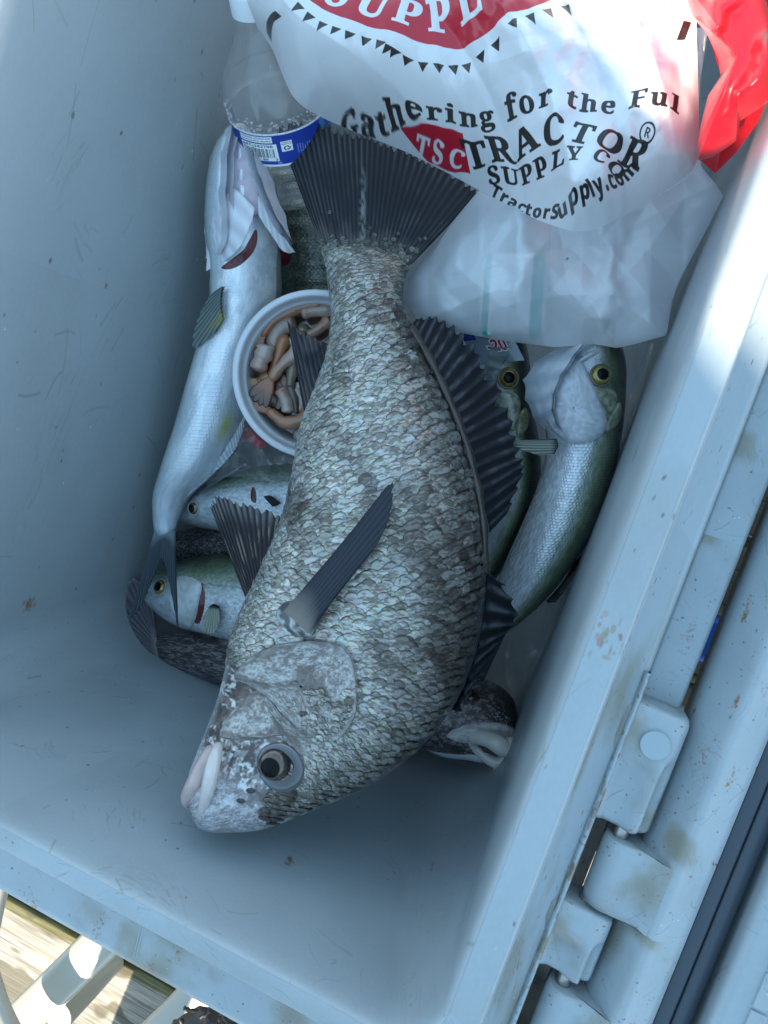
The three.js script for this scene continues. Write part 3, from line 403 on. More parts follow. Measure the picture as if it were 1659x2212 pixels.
// ---------------------------------------------------------------- bluefish and the smaller drum
const scaleBump = dtex(256, 256, (u, v) => { const n = 8, y = v * n, r = Math.floor(y), x = u * n + (r % 2) * 0.5, fx = x - Math.floor(x) - 0.5, fy = y - r, d = Math.sqrt(fx * fx * 1.6 + (fy - 0.1) * (fy - 0.1)); const b = 255 * clamp(0.35 + 0.6 * (1 - d) + 0.15 * (hash(Math.floor(x) % n, r, 5) - 0.5)); return [b, b, b]; }, false);
const fishMat = (map, ru, rv, o = {}) => { const b = scaleBump.clone(); b.repeat.set(ru, rv); b.needsUpdate = true; return M({ map, bumpMap: b, bumpScale: 0.0006, roughness: 0.32, metalness: 0.34, clearcoat: 0.6, clearcoatRoughness: 0.18, ...o }); };
const blueTone = t => { const k = [[0, 226, 230, 232], [0.22, 218, 224, 230], [0.48, 200, 208, 214], [0.62, 160, 172, 164], [0.76, 112, 128, 100], [0.90, 70, 82, 62], [1, 24, 30, 28]]; let i = 0; while (i < k.length - 2 && t > k[i + 1][0]) i++; const f = clamp((t - k[i][0]) / (k[i + 1][0] - k[i][0])); return [1, 2, 3].map(c => lerp(k[i][c], k[i + 1][c], f)); };
const flankTex = (seedk, back = 1, headU = 0.3, w0 = 0) => bodyTex(512, 512, (u, w, s) => {
  const n = fbm(u * 26, w * 7, seedk, 4), f = fbm(u * 90, w * 30, seedk + 3, 2);
  let t = clamp((w * back * 0.5 + 0.5) + 0.10 * (n - 0.5) + w0 * 0.1), c = blueTone(s < 0 ? t * 0.7 : t);
  c = c.map(x => x * (0.80 + 0.40 * f));
  const hd = sm(headU + 0.03, headU - 0.02, u); c = mixc(c, mixc([186, 196, 206], [150, 156, 160], sm(0.4, 0.65, n)), hd * sm(0.9, 0.5, t) * 0.7);
  const ll = Math.exp(-Math.pow((t - 0.60) / 0.007, 2)) * (1 - hd); return mixc(c, [92, 104, 100], ll * 0.5);
});
const gillRed = M({ color: new THREE.Color(...lin(92, 10, 15)), roughness: 0.3, clearcoat: 0.8, bumpMap: scaleBump, bumpScale: 0.001 });
const membrane = M({ vertexColors: true, roughness: 0.35, clearcoat: 0.5, clearcoatRoughness: 0.2, side: THREE.DoubleSide });
const silvery = (a, b, k) => (u, v, x, y, z) => mixc(lin(...a), lin(...b), sm(0.35, 0.65, fbm(x * k, y * k, z * k, 4)));

{ // A: along the hinge-side wall
  const f = thing('bluefish', 'bluefish with white gill membrane and olive back lying along the hinge wall', 'fish');
  const b = fishBody([[1262, 690, 1318, 684, 0.468, 0.010], [1222, 735, 1338, 728, 0.474, 0.020], [1178, 800, 1352, 788, 0.482, 0.028], [1168, 880, 1350, 876, 0.487, 0.031], [1182, 960, 1340, 962, 0.490, 0.032], [1162, 1045, 1318, 1052, 0.494, 0.032], [1128, 1130, 1286, 1136, 0.498, 0.030], [1092, 1212, 1238, 1218, 0.502, 0.026], [1070, 1280, 1180, 1292, 0.506, 0.019], [1074, 1322, 1122, 1346, 0.509, 0.011], [1062, 1350, 1092, 1366, 0.511, 0.008]], { nu: 110, na: 80, disp: (u, w, s) => s < 0 ? 0 : 0.0009 * sm(0.40, 0.395, u - 0.02 * w) * sm(0.1, 0.2, u) });
  part('body', b.geo, fishMat(flankTex(3, 1, 0.41), 11, 18), f);
  part('gill_cover', patchOn(b, [[1205, 795], [1250, 775], [1290, 850], [1310, 905], [1302, 935], [1275, 955], [1235, 958], [1195, 930], [1172, 880], [1178, 830]], r => 0.0006 + 0.0022 * Math.sqrt(Math.max(0, 1 - r ** 5)), { nr: 12, na: 60, colour: silvery([184, 190, 198], [156, 164, 170], 700) }), membrane, f, 'silver gill cover');
  part('cheek', patchOn(b, [[1270, 835], [1310, 838], [1332, 850], [1330, 880], [1310, 905], [1285, 890]], r => 0.0012 * Math.sqrt(Math.max(0, 1 - r ** 4)), { nr: 8, na: 40, colour: silvery([150, 158, 138], [96, 104, 84], 500) }), membrane, f);
  part('opercle_plate', patchOn(b, [[1322, 890], [1338, 868], [1342, 890], [1330, 920], [1312, 932], [1308, 918]], r => 0.0018 * Math.sqrt(Math.max(0, 1 - r ** 4)), { nr: 6, na: 30, colour: silvery([132, 140, 118], [90, 98, 80], 500) }), membrane, f);
  part('gill_membrane', fin([[1268, 735, 0.452], [1228, 790, 0.450], [1200, 850, 0.452], [1200, 905, 0.455], [1232, 952, 0.457]], [[1218, 748, 0.474], [1160, 792, 0.480], [1140, 838, 0.482], [1146, 890, 0.482], [1176, 932, 0.480], [1218, 956, 0.470]], { rays: 6, jag: 0.05, rib: 0.0016, th: 0.0006, curl: 0.002, colour: (u, v, ray, n) => mixc(mixc(lin(204, 210, 216), lin(160, 170, 182), ray * 0.8), lin(150, 158, 166), sm(0.4, 0.7, n) * 0.5) }), finMat, f, 'thin white gill membrane');
  for (const [a, r] of [[[[1216, 778], [1262, 748], [1318, 724]], 0.0022], [[[1236, 792], [1272, 768], [1330, 742]], 0.0016]]) part('jaw', tube(a.map(([x, y]) => { const h = b.hit(x, y); return h.p.addScaledVector(h.n, 0.0006); }), t => r * (0.4 + 0.6 * Math.sin(Math.PI * clamp(t * 0.94 + 0.03))), 16, 10), M({ color: new THREE.Color(...lin(168, 174, 176)), roughness: 0.35, clearcoat: 0.4 }), f);
  const ey = fishEye(f, b, 1298, 811, 0.0060, [112, 98, 42], [6, 8, 16], { lift: 0.36, ringC: [146, 132, 66] });
  part('eye_rim', ey.t, M({ color: new THREE.Color(...lin(86, 88, 64)), roughness: 0.3, clearcoat: 0.6 }), f);
  part('pectoral_fin', fin([[1202, 948, 0.454], [1206, 962, 0.454], [1198, 980, 0.456]], [[1126, 950, 0.452], [1098, 955, 0.452], [1122, 970, 0.453], [1164, 983, 0.455]], { rays: 7, jag: 0.03, rib: 0.0008, th: 0.0008, colour: (u, v, ray) => mixc(mixc(lin(96, 100, 88), lin(140, 146, 138), ray), lin(20, 22, 24), sm(0.18, 0.0, v)) }), finMat, f, 'small pointed pectoral fin with a black base');
  part('tail_fin', fin([[1070, 1342, 0.508], [1082, 1356, 0.508], [1096, 1362, 0.509]], [[980, 1400, 0.515], [1000, 1440, 0.517], [1040, 1480, 0.519]], { rays: 12, rib: 0.0006, colour: () => lin(44, 52, 56) }), finMat, f);
  part('anal_fin', fin([[1242, 1216, 0.503], [1215, 1262, 0.506], [1180, 1300, 0.508]], [[1262, 1190, 0.52], [1240, 1245, 0.525], [1200, 1300, 0.525]], { rays: 10, rib: 0.0005, colour: () => lin(52, 62, 60) }), finMat, f);
}
{ // B: beside it, half under the dorsal fin
  const f = thing('bluefish', 'bluefish showing one yellow eye beside the drum fish dorsal fin', 'fish');
  const b = fishBody([[1078, 700, 1122, 694, 0.512, 0.012], [1058, 745, 1136, 738, 0.516, 0.022], [1048, 800, 1146, 800, 0.520, 0.027], [1068, 880, 1152, 884, 0.524, 0.029], [1088, 960, 1166, 965, 0.527, 0.030], [1090, 1045, 1165, 1060, 0.530, 0.029], [1060, 1125, 1135, 1145, 0.533, 0.026], [1030, 1200, 1090, 1225, 0.536, 0.020], [1000, 1270, 1040, 1290, 0.540, 0.012]], { nu: 90, na: 70 });
  part('body', b.geo, fishMat(flankTex(12, 1, 0.30, 1.2), 11, 18), f);
  part('cheek', patchOn(b, [[1060, 850], [1085, 845], [1115, 850], [1125, 880], [1112, 930], [1085, 915]], r => 0.0018 * Math.sqrt(Math.max(0, 1 - r ** 4)), { nr: 8, na: 40, colour: silvery([172, 176, 160], [106, 112, 92], 420) }), membrane, f, 'golden-silver scaled cheek');
  part('opercle_plate', patchOn(b, [[1118, 905], [1135, 880], [1142, 905], [1132, 938], [1115, 945]], r => 0.0018 * Math.sqrt(Math.max(0, 1 - r ** 4)), { nr: 6, na: 30, colour: silvery([160, 160, 132], [110, 112, 84], 500) }), membrane, f);
  part('jaw', fin([[1078, 715, 0.494], [1062, 752, 0.494], [1050, 792, 0.496]], [[1122, 715, 0.492], [1108, 752, 0.492], [1080, 800, 0.494]], { rays: 4, jag: 0.02, rib: 0.0018, th: 0.0012, colour: (u, v, ray) => mixc(lin(150, 158, 160), lin(90, 98, 96), ray * 0.7) }), finMat, f);
  const ey = fishEye(f, b, 1098, 817, 0.0064, [112, 98, 42], [6, 8, 16], { lift: 0.36, ringC: [146, 132, 66] });
  part('eye_rim', ey.t, M({ color: new THREE.Color(...lin(86, 88, 64)), roughness: 0.3, clearcoat: 0.6 }), f);
}
{ // C: belly up against the long wall
  const f = thing('bluefish', 'white-bellied bluefish lying belly up with flared gills against the long wall', 'fish');
  const b = fishBody([[506, 266, 526, 265, 0.452, 0.006], [478, 305, 556, 306, 0.456, 0.015], [460, 370, 584, 384, 0.460, 0.021], [454, 440, 598, 450, 0.464, 0.025], [456, 510, 600, 515, 0.468, 0.027], [468, 570, 597, 575, 0.472, 0.029], [468, 630, 596, 635, 0.476, 0.031], [456, 695, 582, 700, 0.480, 0.031], [436, 770, 562, 775, 0.484, 0.031], [412, 850, 540, 855, 0.487, 0.030], [386, 930, 516, 938, 0.490, 0.027], [358, 1005, 470, 1015, 0.492, 0.022], [338, 1066, 410, 1070, 0.494, 0.015], [334, 1115, 384, 1122, 0.495, 0.009], [336, 1158, 376, 1160, 0.496, 0.006]], {
    nu: 150, na: 90, disp: (u, w, s) => s < 0 ? 0 : -0.004 * Math.exp(-Math.pow((w - 0.12) / 0.22, 2)) * sm(0.02, 0.08, u) * sm(0.30, 0.2, u)
  });
  const tx = bodyTex(512, 512, (u, w, s) => { const n = fbm(u * 24, w * 6, 31, 4), f2 = fbm(u * 110, w * 40, 33, 2); let c = mixc([222, 228, 232], [196, 206, 214], sm(0.4, 0.65, n)); const side = sm(-0.25, -0.95, w + 0.15 * (n - 0.5)); c = mixc(c, [150, 166, 158], side * 0.8); c = mixc(c, [84, 104, 92], sm(-0.86, -1, w) * 0.9 + (s < 0 ? 0.6 : 0)); c = mixc(c, [182, 196, 208], sm(0.55, 1, u) * 0.6); c = mixc(c, [206, 186, 196], sm(0.26, 0.18, u) * Math.exp(-Math.pow((w - 0.12) / 0.25, 2)) * 0.6); c = mixc(c, [172, 172, 96], Math.exp(-Math.pow((w - 0.82) / 0.1, 2)) * Math.exp(-Math.pow((u - 0.70) / 0.025, 2)) * 0.8); c = mixc(c, [34, 42, 44], Math.exp(-Math.pow((w + 0.72) / 0.13, 2) - Math.pow((u - 0.435) / 0.017, 2)) * 0.95); c = mixc(c, [70, 84, 92], sm(0.95, 1, u) * 0.6); return c.map(x => x * (0.94 + 0.12 * f2)); });
  part('body', b.geo, fishMat(tx, 10, 18, { bumpScale: 0.00022 }), f);
  const bone = (u, v, ray, n) => mixc(lin(212, 214, 220), lin(176, 178, 190), clamp(ray * 0.5 + n * 0.4));
  // lower jaw: two long bones meeting at the chin, gill flaps spreading behind them
  part('jaw', fin([[510, 272, 0.440], [500, 330, 0.436], [496, 410, 0.434], [500, 500, 0.436], [488, 548, 0.440]], [[492, 280, 0.446], [458, 340, 0.454], [450, 420, 0.456], [447, 500, 0.456], [446, 560, 0.458]], { rays: 4, jag: 0.02, rib: 0.0012, th: 0.0018, nv: 14, colour: bone }), finMat, f, 'pale jaw bone on the wall side');
  part('jaw', fin([[520, 272, 0.440], [536, 320, 0.436], [556, 390, 0.434], [580, 450, 0.436], [606, 500, 0.440]], [[530, 278, 0.446], [562, 330, 0.452], [588, 400, 0.454], [612, 470, 0.456], [632, 530, 0.458]], { rays: 4, jag: 0.02, rib: 0.0012, th: 0.0018, nv: 14, colour: bone }), finMat, f, 'pale jaw bone on the tub side');
  part('throat', fin([[512, 276, 0.446], [506, 340, 0.443], [502, 420, 0.443], [506, 500, 0.444]], [[522, 276, 0.446], [538, 330, 0.443], [556, 400, 0.443], [560, 462, 0.444]], { rays: 5, jag: 0, rib: 0.0012, th: 0.0008, colour: (u, v, ray, n) => mixc(lin(206, 204, 214), lin(186, 156, 168), clamp(n * 0.6 + sm(0.5, 1, u) * 0.5)) }), finMat, f);
  const flap = (u, v, ray, n) => mixc(mixc(lin(222, 226, 230), lin(186, 184, 194), ray * 0.7), lin(196, 168, 178), sm(0.35, 0.0, v) * 0.5);
  part('gill_flap', fin([[502, 400, 0.440], [480, 450, 0.440], [456, 500, 0.446], [450, 540, 0.452]], [[558, 452, 0.442], [552, 500, 0.437], [515, 545, 0.437], [476, 566, 0.442], [443, 586, 0.452]], { rays: 6, jag: 0.05, rib: 0.0007, th: 0.0006, curl: 0.003, nv: 20, colour: flap }), finMat, f, 'white gill flap raised on the wall side');
  part('gill_flap', fin([[558, 420, 0.440], [572, 440, 0.440], [598, 480, 0.444], [612, 505, 0.448]], [[562, 462, 0.444], [588, 500, 0.450], [612, 545, 0.458], [638, 548, 0.466]], { rays: 5, jag: 0.05, rib: 0.0007, th: 0.0006, curl: 0.002, nv: 18, colour: flap }), finMat, f, 'white gill flap raised on the tub side');
  part('gills', patchOn(b, [[478, 578], [500, 560], [530, 535], [552, 495], [556, 520], [545, 548], [520, 572], [495, 582]], r => 0.0012 * (1 - r), { nr: 5, na: 40 }), gillRed, f, 'dark red gills');
  part('gills', fin([[582, 470, 0.452], [592, 500, 0.462], [598, 540, 0.474], [598, 575, 0.486]], [[596, 480, 0.462], [618, 515, 0.472], [630, 545, 0.484], [622, 570, 0.494]], { rays: 6, jag: 0.0, rib: 0.001, colour: () => lin(86, 14, 20) }), finMat, f, 'dark red gills');
  part('pectoral_fin', fin([[484, 618, 0.440], [478, 650, 0.440], [484, 690, 0.441]], [[452, 640, 0.448], [424, 700, 0.452], [419, 752, 0.455], [470, 716, 0.446]], { rays: 10, jag: 0.04, rib: 0.0008, th: 0.0006, colour: (u, v, ray, n) => mixc(mixc(lin(66, 80, 82), lin(118, 128, 126), ray), lin(150, 146, 66), sm(0.55, 0.95, u) * sm(0.8, 0.3, v) * 0.55) }), finMat, f, 'small pectoral fin with a yellow tinge');
  part('anal_fin', fin([[528, 898, 0.478], [500, 950, 0.481], [455, 1010, 0.485], [402, 1064, 0.489]], [[526, 926, 0.484], [506, 975, 0.487], [462, 1022, 0.489], [404, 1074, 0.492]], { rays: 20, jag: 0.12, rib: 0.0005, th: 0.0006, colour: (u, v, ray) => mixc(lin(204, 212, 218), lin(160, 172, 182), ray) }), finMat, f);
  part('tail_fin', fin([[336, 1146, 0.492], [354, 1154, 0.491], [377, 1148, 0.491]], [[280, 1338, 0.484], [306, 1308, 0.482], [338, 1232, 0.482], [351, 1206, 0.482], [366, 1262, 0.480], [386, 1368, 0.476]], { rays: 18, jag: 0.02, rib: 0.0007, th: 0.0008, nv: 30, colour: (u, v, ray, n) => mixc(mixc(lin(40, 50, 58), lin(72, 84, 90), ray * 0.7), lin(120, 134, 142), sm(0.25, 0, v) * 0.7) }), finMat, f, 'dark forked tail fin');
}
{ // D: lower left, head to the corner
  const f = thing('bluefish', 'bluefish with a dark red gill slit lying under the forked tail', 'fish');
  const b = fishBody([[326, 1296, 326, 1268, 0.524, 0.008], [344, 1318, 336, 1240, 0.524, 0.018], [392, 1352, 384, 1212, 0.525, 0.026], [450, 1368, 450, 1200, 0.527, 0.030], [520, 1386, 510, 1194, 0.529, 0.032], [600, 1405, 590, 1194, 0.531, 0.032], [690, 1420, 680, 1205, 0.533, 0.030], [780, 1420, 780, 1235, 0.535, 0.022]], { nu: 90, na: 72 });
  part('body', b.geo, fishMat(flankTex(21, 1, 0.40, -0.8), 11, 16), f);
  part('gills', patchOn(b, [[437, 1258], [443, 1285], [440, 1320], [428, 1356], [416, 1348], [421, 1310], [429, 1280]], r => 0.0006 * (1 - r), { nr: 4, na: 34 }), gillRed, f, 'dark red gill slit');
  part('gill_cover', patchOn(b, [[372, 1260], [395, 1244], [434, 1260], [431, 1298], [421, 1342], [408, 1356], [380, 1334], [366, 1295]], r => 0.0004 + 0.002 * Math.sqrt(Math.max(0, 1 - r ** 5)), { nr: 10, na: 50, colour: silvery([196, 204, 206], [170, 180, 176], 300) }), membrane, f, 'silver gill cover');
  const ey = fishEye(f, b, 346, 1268, 0.0058, [110, 92, 40], [8, 8, 12], { lift: 0.3, ringC: [150, 126, 60] }); part('eye_rim', ey.t, M({ color: new THREE.Color(...lin(150, 160, 160)), roughness: 0.3 }), f);
  part('pectoral_fin', fin([[454, 1308, 0.493], [462, 1305, 0.493], [474, 1311, 0.493]], [[438, 1336, 0.494], [444, 1360, 0.495], [456, 1370, 0.496], [468, 1360, 0.495], [477, 1334, 0.494]], { rays: 8, jag: 0.03, rib: 0.0006, colour: (u, v, ray) => mixc(mixc(lin(124, 132, 116), lin(168, 174, 160), ray), lin(18, 22, 22), sm(0.22, 0.05, v)) }), finMat, f, 'small pectoral fin with a black base');
}
{ // F: above it, partly wrapped in clear plastic
  const f = thing('bluefish', 'pale bluefish under clear plastic below the shrimp tub', 'fish');
  const b = fishBody([[392, 1118, 392, 1092, 0.524, 0.008], [410, 1132, 408, 1076, 0.524, 0.016], [450, 1142, 446, 1048, 0.525, 0.024], [520, 1152, 510, 1022, 0.526, 0.028], [600, 1160, 585, 1004, 0.528, 0.030], [690, 1170, 670, 1000, 0.530, 0.029], [780, 1170, 770, 1010, 0.533, 0.022]], { nu: 80, na: 64 });
  part('body', b.geo, fishMat(flankTex(27, 1, 0.46, -1.6), 11, 16), f);
  part('gills', patchOn(b, [[547, 1052], [553, 1062], [553, 1085], [543, 1082], [542, 1062]], r => 0.0006 * (1 - r), { nr: 4, na: 26 }), gillRed, f, 'dark red gill slit');
  part('pectoral_fin', fin([[570, 1072, 0.496], [580, 1070, 0.496], [590, 1074, 0.496]], [[590, 1096, 0.496], [600, 1092, 0.497], [606, 1086, 0.497]], { rays: 5, rib: 0.0005, colour: () => lin(30, 38, 38) }), finMat, f);
  const ey = fishEye(f, b, 418, 1098, 0.0050, [90, 84, 50], [8, 8, 12], { lift: 0.25 }); part('eye_rim', ey.t, membrane.clone(), f); ey.t.setAttribute('color', new THREE.Float32BufferAttribute(new Array(ey.t.attributes.position.count * 3).fill(0.3), 3));
}
const darkTex = k => bodyTex(512, 512, (u, w, s) => { const a = fbm(u * 60, w * 14, k, 4), b = fbm(u * 150, w * 40, k + 2, 2); let c = mixc([64, 58, 58], [136, 132, 132], sm(0.42, 0.68, a * 0.5 + b * 0.5)); return mixc(c, [38, 36, 40], sm(0.6, 1, w) * 0.7); });
{ // G: smaller drum pinned beneath, tail in the corner and mouth by the hinge wall
  const f = thing('small_drum_fish', 'small dark drum fish pinned under the large one with its white mouth agape', 'fish');
  const st = [[352, 1432, 338, 1372, 0.532, 0.004], [420, 1460, 420, 1366, 0.533, 0.012], [500, 1482, 505, 1368, 0.536, 0.020], [595, 1530, 605, 1350, 0.542, 0.028], [705, 1572, 725, 1352, 0.548, 0.033], [825, 1598, 842, 1385, 0.552, 0.034], [920, 1612, 940, 1430, 0.555, 0.034], [985, 1632, 1012, 1462, 0.556, 0.033], [1036, 1645, 1066, 1478, 0.556, 0.030], [1080, 1650, 1106, 1510, 0.556, 0.024], [1096, 1640, 1120, 1560, 0.556, 0.014], [1102, 1626, 1118, 1590, 0.556, 0.006]];
  const b = fishBody(st, { nu: 120, na: 80, disp: (u, w, s) => s > 0 ? 0.0016 * (fbm(u * 90, w * 18, 9, 3) - 0.5) : 0 });
  const tx = bodyTex(512, 512, (u, w, s) => { const a = fbm(u * 60, w * 14, 51, 4), bb = fbm(u * 150, w * 40, 53, 2), hd = sm(0.72, 0.8, u); let c = mixc([72, 64, 64], [150, 146, 148], sm(0.40, 0.66, a * 0.5 + bb * 0.5)); c = mixc(c, mixc([40, 36, 40], [150, 148, 152], sm(0.55, 0.68, bb)), hd * sm(-0.15, 0.1, w + 0.2 * (a - 0.5))); c = mixc(c, [208, 212, 214], hd * sm(0.06, -0.14, w + 0.25 * (a - 0.5))); c = mixc(c, [176, 172, 172], sm(-0.7, -1, w) * 0.5 * (1 - hd)); return mixc(c, [34, 30, 34], sm(0.6, 1, w) * hd); });
  part('body', b.geo, fishMat(tx, 14, 26, { bumpScale: 0.0011, roughness: 0.3 }), f);
  part('tail_fin', fin([[356, 1436, 0.531], [346, 1404, 0.530], [340, 1374, 0.531]], [[330, 1428, 0.530], [286, 1394, 0.528], [264, 1352, 0.526], [268, 1310, 0.524], [284, 1246, 0.520], [330, 1290, 0.524]], { rays: 16, jag: 0.03, rib: 0.0006, th: 0.0008, nv: 20, colour: (u, v, ray, n) => mixc(mixc(lin(66, 64, 70), lin(108, 104, 110), ray * 0.6), lin(150, 144, 146), sm(0.3, 0, v) * 0.6 + sm(0.95, 1, v) * 0.4) }), finMat, f, 'grey fan tail spread in the corner');
  const lipM = M({ color: new THREE.Color(...lin(214, 212, 204)), roughness: 0.35, clearcoat: 0.5, clearcoatRoughness: 0.2 });
  const lp = pts => pts.map(([x, y, d]) => P(x, y, 0.70 - d));
  const rad = (r) => t => r * (0.35 + 0.65 * Math.pow(Math.sin(Math.PI * clamp(t * 0.96 + 0.02)), 0.5));
  const ringLip = (pts, r) => { const c = new THREE.CatmullRomCurve3(lp(pts), true), rows = [], fr = c.computeFrenetFrames(60, true); for (let k = 0; k <= 60; k++) { const t = k / 60, p = c.getPointAt(t), rr2 = r * (0.85 + 0.3 * noise(t * 7, 3) + 0.25 * Math.sin(t * Math.PI * 2)), row = []; for (let i = 0; i < 12; i++) { const a = i / 12 * Math.PI * 2; row.push(p.clone().addScaledVector(fr.normals[k], Math.cos(a) * rr2).addScaledVector(fr.binormals[k], Math.sin(a) * rr2)); } rows.push(row); } return loft(rows, { closed: true }); };
  part('lips', ringLip([[1022, 1594, 0.526], [1046, 1594, 0.520], [1070, 1604, 0.518], [1092, 1616, 0.520], [1106, 1606, 0.524], [1106, 1626, 0.530], [1090, 1642, 0.530], [1068, 1646, 0.530], [1044, 1630, 0.530], [1026, 1610, 0.530]], 0.0047), lipM, f, 'thick white lips round the open mouth');
  part('upper_jaw', patchOn(b, [[962, 1590], [1000, 1566], [1050, 1560], [1096, 1566], [1116, 1580], [1112, 1604], [1080, 1606], [1040, 1596], [1000, 1604]], r => 0.0042 * Math.sqrt(Math.max(0, 1 - r ** 3)) - 0.0005, { nr: 10, na: 50, colour: silvery([216, 214, 210], [170, 170, 172], 260) }), membrane, f, 'pale swollen upper jaw');
  part('mouth_cavity', patchOn(b, [[1036, 1604], [1060, 1602], [1090, 1618], [1092, 1634], [1066, 1640], [1046, 1624]], r => 0.0015, { nr: 4, na: 30 }), M({ color: new THREE.Color(...lin(92, 74, 72)), roughness: 0.5 }), f);
  part('chin_barbel', tube(lp([[1072, 1650, 0.526], [1072, 1658, 0.528], [1070, 1666, 0.529]]), t => 0.0009 + 0.0011 * sm(0.5, 1, t), 10, 8), lipM, f);
  part('jaw_fold', tube(lp([[925, 1612, 0.545], [965, 1622, 0.538], [1010, 1628, 0.534], [1046, 1640, 0.532]]), rad(0.005), 20, 10), M({ color: new THREE.Color(...lin(178, 184, 190)), roughness: 0.4 }), f);
  const ey = fishEye(f, b, 1018, 1502, 0.0048, [96, 62, 40], [8, 8, 10], { lift: 0.2 }); part('eye_rim', ey.t, M({ color: new THREE.Color(...lin(60, 58, 62)), roughness: 0.3 }), f);
}
{ // E and H: dark backs down in the gaps
  const e = thing('dark_fish', 'blackish fish back glinting in the gap above the red-gilled bluefish', 'fish');
  const b = fishBody([[380, 1210, 372, 1150, 0.560, 0.012], [440, 1222, 436, 1136, 0.560, 0.022], [520, 1230, 515, 1120, 0.560, 0.026], [620, 1230, 610, 1120, 0.560, 0.024], [700, 1220, 700, 1140, 0.560, 0.012]], { nu: 60, na: 56, disp: (u, w, s) => s > 0 ? 0.002 * (fbm(u * 50, w * 10, 19, 3) - 0.5) : 0 });
  part('body', b.geo, fishMat(darkTex(61), 10, 10, { bumpScale: 0.001, roughness: 0.25 }), e);
  part('dorsal_fin', fin([[440, 1140, 0.548], [500, 1125, 0.545], [560, 1122, 0.545]], [[430, 1118, 0.555], [500, 1100, 0.552], [570, 1105, 0.552]], { rays: 9, jag: 0.4, rib: 0.001, colour: () => lin(40, 40, 44) }), finMat, e);
  const h = thing('dark_fish', 'dull green-backed fish lying deep between the bottle and the shrimp tub', 'fish');
  const b2 = fishBody([[596, 322, 660, 312, 0.520, 0.010], [590, 380, 690, 370, 0.523, 0.018], [592, 450, 730, 450, 0.527, 0.022], [596, 540, 760, 540, 0.535, 0.024], [600, 620, 770, 630, 0.545, 0.024], [610, 700, 760, 710, 0.555, 0.02]], { nu: 70, na: 60, disp: (u, w, s) => s > 0 ? 0.0012 * Math.sin(u * 80) * 0.5 : 0 });
  part('body', b2.geo, fishMat(bodyTex(256, 256, (u, w) => { const a = fbm(u * 40, w * 6, 71, 3); const n = fbm(u * 120, w * 30, 73, 2); return mixc([66, 74, 66], [128, 134, 122], 0.5 * a + 0.5 * sm(0.35, 0.65, n)); }), 10, 10, { roughness: 0.28, bumpScale: 0.0008 }), h);
  part('dorsal_fin', fin([[620, 560, 0.54], [660, 600, 0.54], [720, 620, 0.54]], [[600, 600, 0.545], [640, 630, 0.545], [710, 640, 0.545]], { rays: 12, rib: 0.0006, colour: () => lin(52, 56, 60) }), finMat, h);
}
